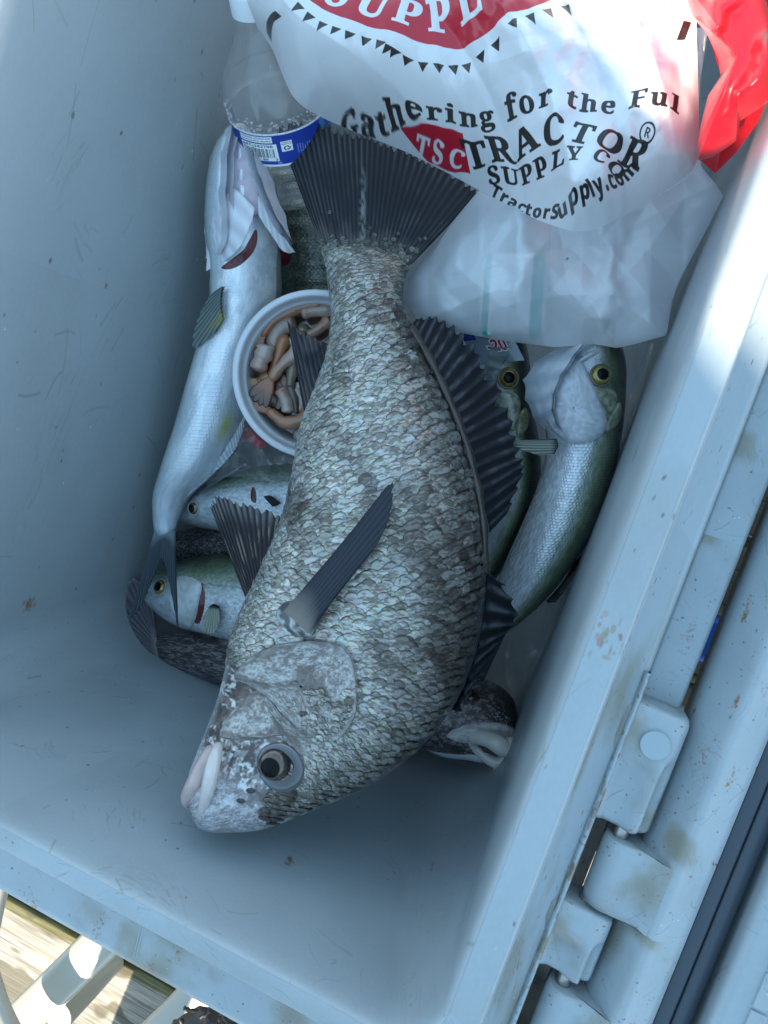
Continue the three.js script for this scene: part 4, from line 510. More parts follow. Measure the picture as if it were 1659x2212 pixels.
// ---------------------------------------------------------------- shrimp tub
const rayPlane = (px, py, c, n) => { const d = CR.clone().multiplyScalar((px - 829.5) / FPX).addScaledVector(CD, (py - 1106) / FPX).add(CF); return CAM.clone().addScaledVector(d, c.clone().sub(CAM).dot(n) / d.dot(n)); };
{
  const C = P(682, 811, 0.235), n = V(0, 1, 0).multiplyScalar(0.25).add(CAM.clone().sub(C).normalize().multiplyScalar(0.75)).normalize();
  const q = new THREE.Quaternion().setFromUnitVectors(V(0, 1, 0), n), R = 0.0535, KS = 0.915;
  const tub = thing('shrimp_tub', 'round white plastic tub of bait shrimp beside the drum fish', 'tub');
  const prof = [[0.0005, -0.0600], [0.040, -0.0600], [0.0440, -0.0585], [0.0455, -0.055], [0.0500, -0.012], [0.0515, -0.0100], [0.0528, -0.0098], [0.0534, -0.003], [0.0540, -0.0006], [0.0552, 0.0], [0.0577, -0.0002], [0.0585, -0.0012], [0.0585, -0.0045], [0.0577, -0.0052], [0.0550, -0.0052], [0.0545, -0.0095], [0.0528, -0.0125], [0.0512, -0.013], [0.0467, -0.056], [0.045, -0.0605], [0.041, -0.0622], [0.0005, -0.0622]].map(([x, y]) => new THREE.Vector2(x * KS, y * KS));
  const g = new THREE.LatheGeometry(prof, 96); orient(g, q, C);
  part('wall', g, M({ color: new THREE.Color(...lin(222, 226, 232)), roughness: 0.38, transmission: 0.25, thickness: 0, clearcoat: 0.4, side: THREE.DoubleSide }), tub);
  const br = new THREE.CircleGeometry(0.0432, 48); br.rotateX(-Math.PI / 2); br.translate(0, -0.036, 0); orient(br, q, C);
  part('brine', br, M({ color: new THREE.Color(...lin(120, 96, 80)), roughness: 0.12, clearcoat: 1 }), tub, 'murky pinkish brine');
  const grey = lin(186, 176, 168), tan = lin(168, 128, 100), orange = lin(166, 108, 70), white = lin(184, 172, 162), olive = lin(150, 138, 112);
  const shrimpMat = M({ vertexColors: true, roughness: 0.3, clearcoat: 0.8, clearcoatRoughness: 0.12, transmission: 0.12, thickness: 0 });
  function shrimp(path, h, r0, r1, c0, c1, tail, label, grp) {
    const s = thing('shrimp', label, 'shrimp', grp), pts = path.map(([x, y], i) => rayPlane(x, y, C.clone().addScaledVector(n, h + (path[i][2] || 0)), n));
    const g = tube(pts, t => 1.08 * lerp(r0, r1, t) * (0.80 + 0.4 * noise(t * 5, r0 * 9e3, path[0][0])) * Math.pow(clamp(Math.min(t, 1 - t) * 9 + 0.12), 0.45), 34, 14);
    paint(g, (x, y, z, u, v, i) => { const k = fbm(x * 260, y * 260, z * 260, 3), t = clamp(i / (35 * 15)); return mixc(mixc(c0, c1, t), lin(150, 110, 88), sm(0.5, 0.75, k) * 0.35).map(c => c * (0.85 + 0.3 * k)); });
    part('body', g, shrimpMat, s);
    if (tail) { const a = pts[pts.length - 1], d = a.clone().sub(pts[pts.length - 2]).normalize(), sd = d.clone().cross(n).normalize(); for (const k of [-1.2, -0.4, 0.4, 1.2]) { const gg = new THREE.SphereGeometry(1, 12, 8); gg.scale(0.0036, 0.0011, 0.0110); const dir = d.clone().addScaledVector(sd, k * 0.36).normalize(), m = new THREE.Matrix4().lookAt(V(0, 0, 0), dir, n); gg.applyMatrix4(m); gg.translate(a.x + dir.x * 0.0065, a.y + dir.y * 0.0065 + 0.0006 * Math.abs(k), a.z + dir.z * 0.0065); paint(gg, (x, y, z) => mixc(tail, lin(86, 56, 46), sm(0.004, 0.014, V(x, y, z).distanceTo(a)))); part('tail_blade', gg, shrimpMat, s); } }
  }
  const G = 'bait shrimp in the round tub', la = 'peeled grey shrimp piece heaped in the round tub', lb = 'shrimp tail with orange-brown tail blades in the round tub', lc = 'blunt white shrimp stub in the round tub';
  for (let k = 0; k < 16; k++) { const a = rr(2.2, 4.9), r = rr(20, 125), x = 690 + Math.cos(a) * r * 0.95, y = 812 + Math.sin(a) * r, b = rr(0, 6.28), l = rr(14, 26); shrimp([[x, y], [x + Math.cos(b) * l * 0.5 + rr(-5, 5), y + Math.sin(b) * l * 0.5 + rr(-5, 5)], [x + Math.cos(b) * l, y + Math.sin(b) * l]], rr(-0.024, -0.017), rr(0.003, 0.0045), rr(0.002, 0.003), [grey, tan, olive][k % 3], [orange, grey, tan][(k >> 1) % 3], k % 4 ? null : orange, 'peeled grey shrimp piece heaped in the round tub', 'bait shrimp in the round tub'); }
  const rust = lin(150, 92, 62), pink = lin(168, 132, 116), mud = lin(124, 104, 88);
  shrimp([[575, 744], [572, 760], [562, 782], [556, 802]], -0.012, 0.0062, 0.0054, white, pink, null, lc, G);
  shrimp([[618, 722], [610, 745], [598, 778], [586, 818], [583, 832]], -0.017, 0.0046, 0.0024, orange, rust, null, 'slender orange shrimp standing upright between the pale stubs in the tub');
  shrimp([[650, 744], [638, 764], [616, 782], [598, 802], [584, 824]], -0.011, 0.0052, 0.0026, grey, orange, rust, lb, G);
  shrimp([[584, 812], [570, 818], [557, 826]], -0.019, 0.0040, 0.0026, lin(176, 138, 84), orange, lin(170, 128, 70), 'yellowish shrimp end against the side wall of the tub');
  shrimp([[636, 776], [632, 800], [628, 822], [626, 838]], -0.016, 0.0044, 0.0024, olive, mud, lin(96, 90, 70), 'olive shrimp tail pointing down in the middle of the tub');
  shrimp([[604, 838], [612, 852], [620, 872], [622, 892]], -0.014, 0.0050, 0.0040, pink, white, null, lc, G);
  shrimp([[690, 872], [668, 896], [642, 910], [614, 912], [594, 898], [576, 884]], -0.013, 0.0058, 0.0028, tan, orange, rust, lb, G);
  shrimp([[566, 872], [578, 862], [594, 866], [600, 878]], -0.021, 0.0040, 0.0034, grey, pink, null, la, G);
  shrimp([[700, 654], [660, 660], [618, 676], [586, 698], [564, 730]], -0.016, 0.0054, 0.0028, tan, rust, rust, 'long tan shrimp curled along the inner wall of the tub', null);
  shrimp([[640, 696], [616, 702], [598, 718], [590, 742], [596, 756]], -0.020, 0.0066, 0.0036, mud, grey, null, la, G);
  shrimp([[716, 690], [700, 702], [682, 716], [664, 724]], -0.018, 0.0044, 0.0030, tan, pink, null, la, G);
  shrimp([[650, 676], [684, 670], [716, 672], [738, 684]], -0.016, 0.0046, 0.0038, pink, white, null, la, G);
  shrimp([[630, 726], [638, 742], [654, 752], [664, 770]], -0.019, 0.0048, 0.0034, white, grey, null, la, G);
  shrimp([[650, 950], [644, 936], [654, 922], [668, 916]], -0.020, 0.0036, 0.0026, white, pink, null, lc, G);
  shrimp([[658, 700], [650, 730], [664, 762], [692, 792], [700, 820]], -0.026, 0.0054, 0.0036, olive, tan, null, la, G);
  shrimp([[560, 760], [566, 800], [590, 840], [600, 880], [604, 905]], -0.029, 0.0050, 0.0036, rust, mud, null, la, G);
  shrimp([[636, 838], [650, 856], [652, 876], [640, 892]], -0.020, 0.0050, 0.0034, grey, pink, null, la, G);
  shrimp([[690, 740], [702, 780], [694, 830], [664, 856], [640, 860]], -0.025, 0.0056, 0.0034, tan, mud, orange, 'brown curled shrimp half under the anal fin in the tub', null);
}
// ---------------------------------------------------------------- water bottle
{
  const bt = thing('water_bottle', 'clear plastic water bottle with a blue label tucked beside the white bag', 'bottle');
  const A = P(548, -8, 0.70 - 0.398), B = P(612, 285, 0.70 - 0.462), dir = B.clone().sub(A).normalize(), L = A.distanceTo(B);
  const mid = A.clone().lerp(B, 0.8), toC = CAM.clone().sub(mid); toC.addScaledVector(dir, -toC.dot(dir)).normalize(); const sx = toC.clone().cross(dir).normalize(); if (sx.dot(CR) < 0) sx.negate();
  const ring = (s, r, N, a0 = -Math.PI, a1 = Math.PI) => Array.from({ length: N + 1 }, (_, i) => { const a = lerp(a0, a1, i / N); return A.clone().addScaledVector(dir, s).addScaledVector(toC, Math.cos(a) * r).addScaledVector(sx, Math.sin(a) * r); });
  const l0 = L - 0.017, l1 = L + 0.004;
  const prof = [[0.004, 0.0125], [0.012, 0.013], [0.018, 0.0150], [0.026, 0.0205], [0.036, 0.0268], [0.046, 0.0308], [0.053, 0.0322], [0.057, 0.0318], [l0 - 0.003, 0.0312], [l0, 0.0305], [l1, 0.0305], [l1 + 0.003, 0.0315], [l1 + 0.008, 0.0322], [l1 + 0.012, 0.0310], [l1 + 0.017, 0.0322], [l1 + 0.022, 0.0310], [l1 + 0.028, 0.0322], [l1 + 0.033, 0.028], [l1 + 0.035, 0.01]];
  const fine = []; for (let i = 0; i <= 60; i++) { const p = cr(prof, i / 60); fine.push(p); }
  const pet = M({ color: 0xffffff, roughness: 0.10, transmission: 0.94, thickness: 0, ior: 1.5, clearcoat: 0.8, clearcoatRoughness: 0.05, side: THREE.DoubleSide });
  part('shell', loft(fine.map(([s, r], i) => ring(s, r + 0.0003 * Math.sin(i * 1.7) * (s > l1 ? 1 : 0.3), 56))), pet, bt, 'clear ribbed bottle shell');
  part('cap', loft([[0.0, 0.001], [0.0, 0.0125], [0.0006, 0.0138], [0.011, 0.0142], [0.0112, 0.0125]].map(([s, r]) => ring(s - 0.004, r, 40))), M({ color: 0xe8eef2, roughness: 0.4 }), bt, 'white screw cap');
  part('water', loft([[0.040, 0.001], [0.041, 0.027], [0.046, 0.0296], [0.053, 0.0308], [l0, 0.0296], [l1, 0.0296], [l1 + 0.028, 0.0296], [l1 + 0.030, 0.001]].map(([s, r]) => ring(s, r, 40))), M({ color: 0xffffff, transmission: 1, thickness: 0, roughness: 0.02, ior: 1.33 }), bt);
  const drops = []; for (let i = 0; i < 260; i++) { const a = rr(-1.9, 1.9), s = 0.054 + 0.010 * rnd() * rnd() * 2 - (rnd() < 0.15 ? rr(0, 0.03) : 0), r = cr(fine, clamp((s - 0.004) / (l1 + 0.054)))[1] * 0.985, g = new THREE.SphereGeometry(rr(0.0003, 0.0010), 6, 4); const p = A.clone().addScaledVector(dir, Math.min(s, l0)).addScaledVector(toC, Math.cos(a) * 0.0312).addScaledVector(sx, Math.sin(a) * 0.0312); if (s > 0.052) { g.translate(p.x, p.y, p.z); drops.push(g); } }
  part('water_drops', mergeGeometries(drops), M({ color: 0xffffff, roughness: 0.05, transmission: 0.9, thickness: 0 }), bt, null, 'stuff');
  const lab = ctex(2048, 360, (c, w, h) => {
    c.fillStyle = '#1d3c9c'; c.fillRect(0, 0, w, h); c.fillStyle = '#e9eef2'; c.fillRect(0, 0, w, 20); c.fillRect(0, h - 24, w, 24);
    const X = 700; c.fillStyle = '#eef2f4'; c.fillRect(X, 32, 240, 66); c.fillRect(X, 112, 262, 186);
    c.fillStyle = '#202a44'; c.font = 'bold 21px sans-serif'; c.fillText('completely satisfied with', X + 6, 58, 228); c.fillText('your money will be refunded.', X + 6, 86, 228);
    c.font = 'bold 40px sans-serif'; c.fillStyle = '#11151c'; c.fillText('ART. 782796', X + 10, 150, 245);
    let x = X + 14; while (x < X + 235) { const b = [2, 4, 6][Math.floor(rnd() * 3)]; c.fillRect(x, 164, b, 96); x += b + [3, 4, 7][Math.floor(rnd() * 3)]; }
    c.font = 'bold 34px sans-serif'; c.fillText('80', X + 150, 292); c.fillText('3', X + 236, 292);
    c.strokeStyle = '#c8d4ea'; c.lineWidth = 3; c.beginPath(); c.arc(X + 262, 318, 11, 0, 7); c.stroke(); c.fillStyle = '#c8d4ea'; c.font = 'bold 15px sans-serif'; c.fillText('U', X + 257, 324);
    c.fillStyle = '#eef2f4'; c.fillRect(X + 290, 92, 74, 110); c.fillStyle = '#11151c'; c.font = 'bold 15px sans-serif'; c.fillText('Empty &', X + 297, 110); c.fillText('Replace Cap', X + 292, 127, 70);
    for (let k = 0; k < 3; k++) { c.save(); c.translate(X + 327, 166); c.rotate(k * 2.094); c.beginPath(); c.moveTo(-16, -22); c.lineTo(10, -22); c.lineTo(20, -6); c.lineTo(10, -4); c.lineTo(2, -14); c.lineTo(-16, -14); c.fill(); c.restore(); }
    c.fillStyle = '#c2cfe8'; c.font = '13px sans-serif'; for (let k = 0; k < 9; k++) { c.save(); c.translate(X + 400 + k * 17, 250); c.rotate(-1.5708); c.fillText(['purified drinking', 'water bottled at', 'the source and', 'filtered for', 'your pleasure', 'please recycle', 'refund value', 'best by date', 'store in cool'][k], 0, 0, 170); c.restore(); }
    c.fillStyle = '#2f7fb8'; c.fillRect(X + 590, 24, 60, h - 50);
  });
  const lu = a => 0.5 + (a - 0.5) * 4.0 / 6.2832, lr = []; for (let j = 0; j <= 8; j++) lr.push(ring(lerp(l0, l1, j / 8), 0.0309, 72, -2.0, 2.0));
  part('label', loft(lr, { uv: (i, j) => [lu(i), 1 - j] }), M({ map: lab, roughness: 0.35, clearcoat: 0.4, side: THREE.DoubleSide }), bt, 'blue and white paper label with a barcode');
}
// ---------------------------------------------------------------- bags
// crumpled film: facets between sharp creases running in several directions
const tri = x => Math.abs(x - Math.floor(x) - 0.5) * 2, creaseDir = Array.from({ length: 7 }, (_, k) => [Math.cos(k * 2.4 + 0.3), Math.sin(k * 2.4 + 0.3), 0.55 + 0.28 * k, hash(k, 3, 1) * 9]);
const ridge = (x, y, z) => { let h = 0, n = 0; const wx = x + 0.3 * (noise(x * 0.7, y * 0.7, z) - 0.5), wy = y + 0.3 * (noise(x * 0.7 + 9, y * 0.7, z + 4) - 0.5); for (let k = 0; k < 7; k++) { const [c, s, f, p] = creaseDir[k], a = 1 / (0.6 + k * 0.5), m = 0.35 + 1.3 * noise(x * 0.5 + k * 7, y * 0.5, z + k); h += a * m * tri(f * (wx * c + wy * s) * 0.6 + p + z); n += a; } return h / n; };
// crumpled sheet over an outline of picture positions with a depth at each corner; dome lifts its middle
function crumple(outline, centre, { dome = 0.02, amp = 0.006, freq = 30, nr = 40, na = 120, rad = 0, k = 0, pl = [150, 20] }) {
  const n = outline.length, rows = [];
  for (let j = 0; j <= nr; j++) {
    const r = Math.max(0.01, j / nr), row = [];
    for (let i = 0; i < na; i++) {
      const x = i / na * n, a = Math.floor(x), f = x - a, A = outline[a], B = outline[(a + 1) % n], o = [0, 1, 2].map(t => lerp(A[t], B[t], f));
      const px = lerp(centre[0], o[0], r), py = lerp(centre[1], o[1], r), d = lerp(centre[2], o[2], r * r), e = fbm(px * 0.02, py * 0.02, k, 2);
      const q = P(px, py, 0.70 - d), c = ridge(q.x * freq, q.z * freq, k), fold = rad ? rad * Math.pow(0.5 + 0.5 * Math.sin(q.x * pl[0] + q.z * pl[1] + 1.6 * e), 4) * (1.02 - Math.pow(r, 6)) : 0;
      row.push(P(px, py, 0.70 - d + dome * Math.pow(1 - r * r, 0.7) + amp * (c - 0.35) * (0.35 + 0.65 * (1 - Math.pow(r, 8))) + fold));
    } rows.push(row);
  }
  return loft(rows, { closed: true, uv: (i, j, p) => [p.x, p.z] });
}
{
  const bag = thing('shopping_bag', 'crumpled white plastic shopping bag printed in red and black', 'bag');
  const film = o => M({ roughness: 0.28, transmission: 0.25, thickness: 0, clearcoat: 0.5, clearcoatRoughness: 0.12, side: THREE.DoubleSide, ...o });
  const bot = [[556, 60, 0.398], [574, 84, 0.398], [592, 115, 0.400], [625, 195, 0.408], [655, 230, 0.414], [700, 256, 0.424], [780, 290, 0.432], [870, 325, 0.436], [950, 365, 0.436], [1000, 392, 0.434], [1045, 416, 0.428], [1100, 444, 0.410], [1180, 482, 0.396], [1260, 500, 0.392], [1340, 470, 0.392], [1420, 420, 0.390], [1490, 372, 0.388], [1512, 330, 0.384]];
  const top = [[510, -130, 0.36], [900, -150, 0.345], [1250, -140, 0.34], [1500, -120, 0.345]], rows = [], NV = 170, NU = 300, flat = [];
  for (let j = 0; j <= NV; j++) { const row = []; for (let i = 0; i <= NU; i++) {
    const u = i / NU, v = j / NV, a = cr(top, u), b = cr(bot, u), px = lerp(a[0], b[0], v) - 26 * Math.sin(v * Math.PI) * (1 - u) * 0.4, py = lerp(a[1], b[1], v), edge = Math.min(1, Math.min(v * 0 + 1, (1 - v) * 6, u * 10, (1 - u) * 8)), d = lerp(a[2], b[2], v * v * v) - 0.010 * Math.sin(Math.PI * v) * Math.sin(Math.PI * u);
    const q = P(px, py, 0.70 - d); if (j % 4 === 0 && i % 3 === 0) flat.push([px, py, q.x, q.z]); const cz = 0.6 * ridge(q.x * 13 + 3, q.z * 17, 3) * lerp(0.5, 1.5, sm(0.45, 0.9, u)) + 0.4 * tri(q.x * 11 - q.z * 9 + 1.2 * noise(q.x * 8, q.z * 8, 2)); row.push(P(px, py, 0.70 - d + (0.034 * (cz - 0.4) + 0.0130 * (ridge(q.x * 46, q.z * 46, 8) - 0.4) * lerp(0.35, 1.2, sm(0.4, 0.75, u)) + 0.0055 * (ridge(q.x * 110, q.z * 110, 13) - 0.4) * sm(0.3, 0.6, fbm(q.x * 16, q.z * 16, 4, 2)) * lerp(0.4, 1.2, sm(0.3, 0.8, u))) * (0.25 + 0.75 * edge)));
  } rows.push(row); }
  // flat print, drawn in the bag's own plan: metres of x and z
  const X0 = -0.28, X1 = 0.02, Z0 = -0.24, Z1 = 0.0, W = 2048, H = Math.round(W * (Z1 - Z0) / (X1 - X0));
  // local linear fit from picture position to the sheet's plan, with its derivatives
  const fit = (px, py) => { const A = [0, 0, 0, 0, 0, 0], bx = [0, 0, 0], bz = [0, 0, 0]; for (const f of flat) { const dx = f[0] - px, dy = f[1] - py, d = dx * dx + dy * dy; if (d > 6000) continue; const k = Math.exp(-d / 500) + 1e-7; A[0] += k; A[1] += k * dx; A[2] += k * dy; A[3] += k * dx * dx; A[4] += k * dx * dy; A[5] += k * dy * dy; [1, dx, dy].forEach((t, i) => { bx[i] += k * t * f[2]; bz[i] += k * t * f[3]; }); }
    const m = new THREE.Matrix3().set(A[0], A[1], A[2], A[1], A[3], A[4], A[2], A[4], A[5]); if (A[0] < 1e-3 || Math.abs(m.determinant()) < 1e-12) { const p = P(px, py, 0.335), e = P(px + 1, py, 0.335), g = P(px, py + 1, 0.335); return [p.x, e.x - p.x, g.x - p.x, p.z, e.z - p.z, g.z - p.z]; }
    m.invert(); const x = V(...bx).applyMatrix3(m), z = V(...bz).applyMatrix3(m); return [x.x, x.y, x.z, z.x, z.y, z.z]; };
  const kx = W / (X1 - X0), kz = H / (Z1 - Z0), to = (px, py) => { const f = fit(px, py); return [(f[0] - X0) * kx, (f[3] - Z0) * kz]; };
  const print = ctex(W, H, (c) => {
    c.fillStyle = '#eceef1'; c.fillRect(0, 0, W, H);
    const poly = (pts, col) => { c.fillStyle = col; c.beginPath(); pts.forEach((p, i) => { const q = to(...p); i ? c.lineTo(...q) : c.moveTo(...q); }); c.closePath(); c.fill(); };
    const red = '#c8102e', ink = '#2a2523';
    const E = []; for (let i = 0; i < 60; i++) { const a = i / 60 * 6.2832; E.push([920 + 300 * Math.cos(a), -70 + 152 * Math.sin(a) + 10 * Math.cos(a)]); } poly(E, red);
    const glyphs = (str, path, size, col, fnt = 'bold SPX serif', stretch = 1) => { // letters along a line of picture positions
      const seg = []; let tot = 0; for (let i = 1; i < path.length; i++) { const l = Math.hypot(path[i][0] - path[i - 1][0], path[i][1] - path[i - 1][1]); seg.push(l); tot += l; }
      c.font = fnt.replace('SPX', '100px'); c.textAlign = 'center'; c.textBaseline = 'alphabetic'; const s = size / 100, ws = [...str].map(ch => c.measureText(ch).width * s), sum = ws.reduce((a, b) => a + b, 0), gap = (tot - sum) / str.length; let x = gap / 2;
      [...str].forEach((ch, i) => { let d = x + ws[i] / 2, k = 0; while (k < seg.length - 1 && d > seg[k]) { d -= seg[k]; k++; } const t = d / seg[k], p = [lerp(path[k][0], path[k + 1][0], t), lerp(path[k][1], path[k + 1][1], t)], f = fit(...p), an = Math.atan2(path[k + 1][1] - path[k][1], path[k + 1][0] - path[k][0]); c.save(); c.setTransform(f[1] * kx, f[4] * kz, f[2] * kx, f[5] * kz, (f[0] - X0) * kx, (f[3] - Z0) * kz); c.rotate(an); c.scale(s, s * stretch); c.fillStyle = c.strokeStyle = col; c.fillText(ch, 0, 0); c.lineWidth = 3; c.strokeText(ch, 0, 0); c.restore(); x += ws[i] + gap; });
    };
    glyphs('SUPPLY', [[690, 6], [765, 30], [830, 44], [905, 50], [985, 40], [1060, 24], [1130, 4]], 86, '#eceef1', 'bold SPX serif', 1.2);
    // row of small pennant marks under the emblem
    const arc = [[632, 8], [652, 34], [675, 55], [703, 74], [734, 88], [764, 98], [797, 106], [826, 112], [843, 124], [858, 132], [883, 142], [914, 144], [946, 141], [976, 133], [1004, 125], [1038, 114], [1074, 102], [1116, 84], [1152, 63], [1188, 40], [1226, 12], [1258, -14]];
    arc.forEach(([x, y], i) => { const n = arc[Math.min(arc.length - 1, i + 1)], m = arc[Math.max(0, i - 1)], l = Math.hypot(n[0] - m[0], n[1] - m[1]), t = [(n[0] - m[0]) / l, (n[1] - m[1]) / l], u = [-t[1], t[0]], s = 11; poly([[x - t[0] * s - u[0] * s, y - t[1] * s - u[1] * s], [x + t[0] * s - u[0] * s, y + t[1] * s - u[1] * s], [x + u[0] * s * 1.35, y + u[1] * s * 1.35]], ink); });
    poly([[578, 74], [606, 40], [618, 50], [588, 92]], ink); poly([[1462, 84], [1478, 40], [1494, 46], [1480, 86]], ink);
    glyphs('Gathering for the Ful', [[728, 290], [800, 300], [870, 290], [960, 277], [1050, 268], [1085, 260], [1160, 247], [1230, 247], [1300, 255], [1370, 263], [1462, 278]], 58, ink, 'bold SPX serif', 1.1);
    poly([[872, 290], [1001, 292], [1018, 380], [985, 378], [925, 352]], red);
    glyphs('TSC', [[888, 336], [918, 350], [955, 362], [1006, 376]], 46, '#eceef1', 'bold SPX serif', 1.15);
    glyphs('TRACTOR', [[1012, 372], [1080, 352], [1150, 330], [1230, 328], [1300, 352], [1376, 398]], 72, ink, 'bold SPX serif', 1.05);
    glyphs('SUPPLY CO', [[1056, 404], [1130, 392], [1200, 376], [1270, 382], [1338, 420]], 46, ink, 'bold SPX serif', 1.1);
    glyphs('TractorSupply.com', [[1056, 426], [1130, 462], [1210, 480], [1275, 466], [1330, 432], [1378, 390]], 36, ink, 'bold SPX sans-serif', 1.1);
    c.strokeStyle = ink; c.lineWidth = 4; const rg = to(1392, 325); c.beginPath(); c.arc(rg[0], rg[1], 20, 0, 7); c.stroke(); c.font = 'bold 28px sans-serif'; c.fillStyle = ink; c.fillText('R', rg[0], rg[1] + 10);
    for (let k = 0; k < 500; k++) { c.fillStyle = `rgba(236,238,241,${rr(0.1, 0.5)})`; c.fillRect(rr(0, W), rr(0, H), rr(1, 5), rr(1, 4)); } // worn ink
  });
  print.wrapS = print.wrapT = THREE.ClampToEdgeWrapping;
  part('printed_panel', loft(rows, { uv: (i, j, p) => [(p.x - X0) / (X1 - X0), 1 - (p.z - Z0) / (Z1 - Z0)] }), film({ map: print }), bag, 'printed front of the bag');
  const lo = [[1040, 404, 0.440], [985, 470, 0.452], [930, 540, 0.460], [886, 600, 0.466], [876, 650, 0.470], [905, 696, 0.472], [1000, 720, 0.468], [1100, 738, 0.462], [1200, 750, 0.456], [1285, 743, 0.450], [1332, 752, 0.446], [1380, 741, 0.442], [1440, 724, 0.440], [1452, 650, 0.436], [1466, 610, 0.432], [1500, 545, 0.426], [1535, 480, 0.416], [1563, 424, 0.404], [1545, 396, 0.396], [1515, 360, 0.390], [1508, 300, 0.386], [1512, 180, 0.376], [1530, 60, 0.368], [1400, 60, 0.40], [1200, 180, 0.43], [1080, 300, 0.44]];
  part('bag_bottom', crumple(lo, [1225, 560, 0.425], { dome: 0.012, amp: 0.042, freq: 26, nr: 90, na: 300, rad: 0.006, k: 5, pl: [130, -40] }), film({ color: new THREE.Color(...lin(232, 236, 240)), transmission: 0.52 }), bag, 'cloudy crumpled lower end of the bag');
  part('bag_back', crumple(lo.map(([x, y, d]) => [x, y, d + 0.004]), [1225, 560, 0.47], { dome: -0.01, amp: 0.008, freq: 20, nr: 20, na: 90, k: 9 }), film({ color: new THREE.Color(...lin(226, 230, 236)), transmission: 0.4 }), bag);
}
{ // carton in the bag
  const cb = thing('drink_carton', 'white carton with two teal stripes inside the cloudy bag end', 'carton');
  const c = P(1110, 640, 0.70 - 0.462), u = P(1185, 640, 0.70 - 0.452).sub(P(1040, 640, 0.70 - 0.452)), v = P(1118, 735, 0.70 - 0.452).sub(P(1100, 560, 0.70 - 0.452));
  const g = new RoundedBoxGeometry(u.length(), 0.02, v.length(), 3, 0.005), m = new THREE.Matrix4().makeBasis(u.clone().normalize(), V(0, 1, 0), u.clone().normalize().cross(V(0, 1, 0)).normalize());
  const p = g.attributes.position, uv = g.attributes.uv, ul = u.length(), vl = v.length(); for (let i = 0; i < p.count; i++) uv.setXY(i, p.getX(i) / ul + 0.5, 0.5 - p.getZ(i) / vl);
  const t = ctex(512, 640, (x, w, h) => { x.fillStyle = '#eef0f0'; x.fillRect(0, 0, w, h); x.fillStyle = '#1aa79c'; x.fillRect(30, 0, 52, h); x.fillRect(400, 0, 90, h); x.fillStyle = '#3a3f44'; x.save(); x.translate(300, 470); x.rotate(-Math.PI / 2); x.font = '84px sans-serif'; x.fillText('WATER', 0, 0); x.font = '40px sans-serif'; x.fillText('8 fl oz', 150, -130); x.restore(); });
  g.applyMatrix4(m); g.translate(c.x, c.y, c.z); part('box', g, M({ map: t, roughness: 0.5 }), cb);
}
{ // red bag
  const rb = thing('red_bag', 'bright red plastic bag bunched up beside the white shopping bag in sunlight', 'bag');
  const red = M({ color: new THREE.Color(...lin(214, 14, 34)), roughness: 0.38, transmission: 0.3, thickness: 0, clearcoat: 0.3, side: THREE.DoubleSide });
  part('front', crumple([[1466, -60, 0.345], [1492, 30, 0.348], [1530, 80, 0.352], [1552, 130, 0.354], [1556, 165, 0.354], [1530, 205, 0.352], [1516, 260, 0.352], [1506, 310, 0.356], [1508, 346, 0.362], [1540, 340, 0.366], [1590, 305, 0.360], [1598, 262, 0.346], [1640, 234, 0.332], [1672, 210, 0.326], [1690, 120, 0.322], [1660, 20, 0.322], [1630, -80, 0.322]], [1596, 120, 0.330], { dome: 0.012, amp: 0.030, freq: 16, nr: 60, na: 170, rad: 0.008, k: 21, pl: [230, 40] }), red, rb);
  part('back', crumple([[1470, -60, 0.36], [1530, 80, 0.37], [1560, 165, 0.38], [1520, 260, 0.38], [1512, 345, 0.385], [1545, 375, 0.39], [1590, 330, 0.37], [1640, 260, 0.35], [1690, 120, 0.335], [1660, -60, 0.335]], [1590, 150, 0.37], { dome: -0.004, amp: 0.012, freq: 18, nr: 24, na: 90, k: 25 }), red, rb);
}
const clear = M({ color: 0xffffff, roughness: 0.09, transmission: 0.93, thickness: 0, flatShading: true, clearcoat: 1, clearcoatRoughness: 0.05, ior: 1.45, side: THREE.DoubleSide });
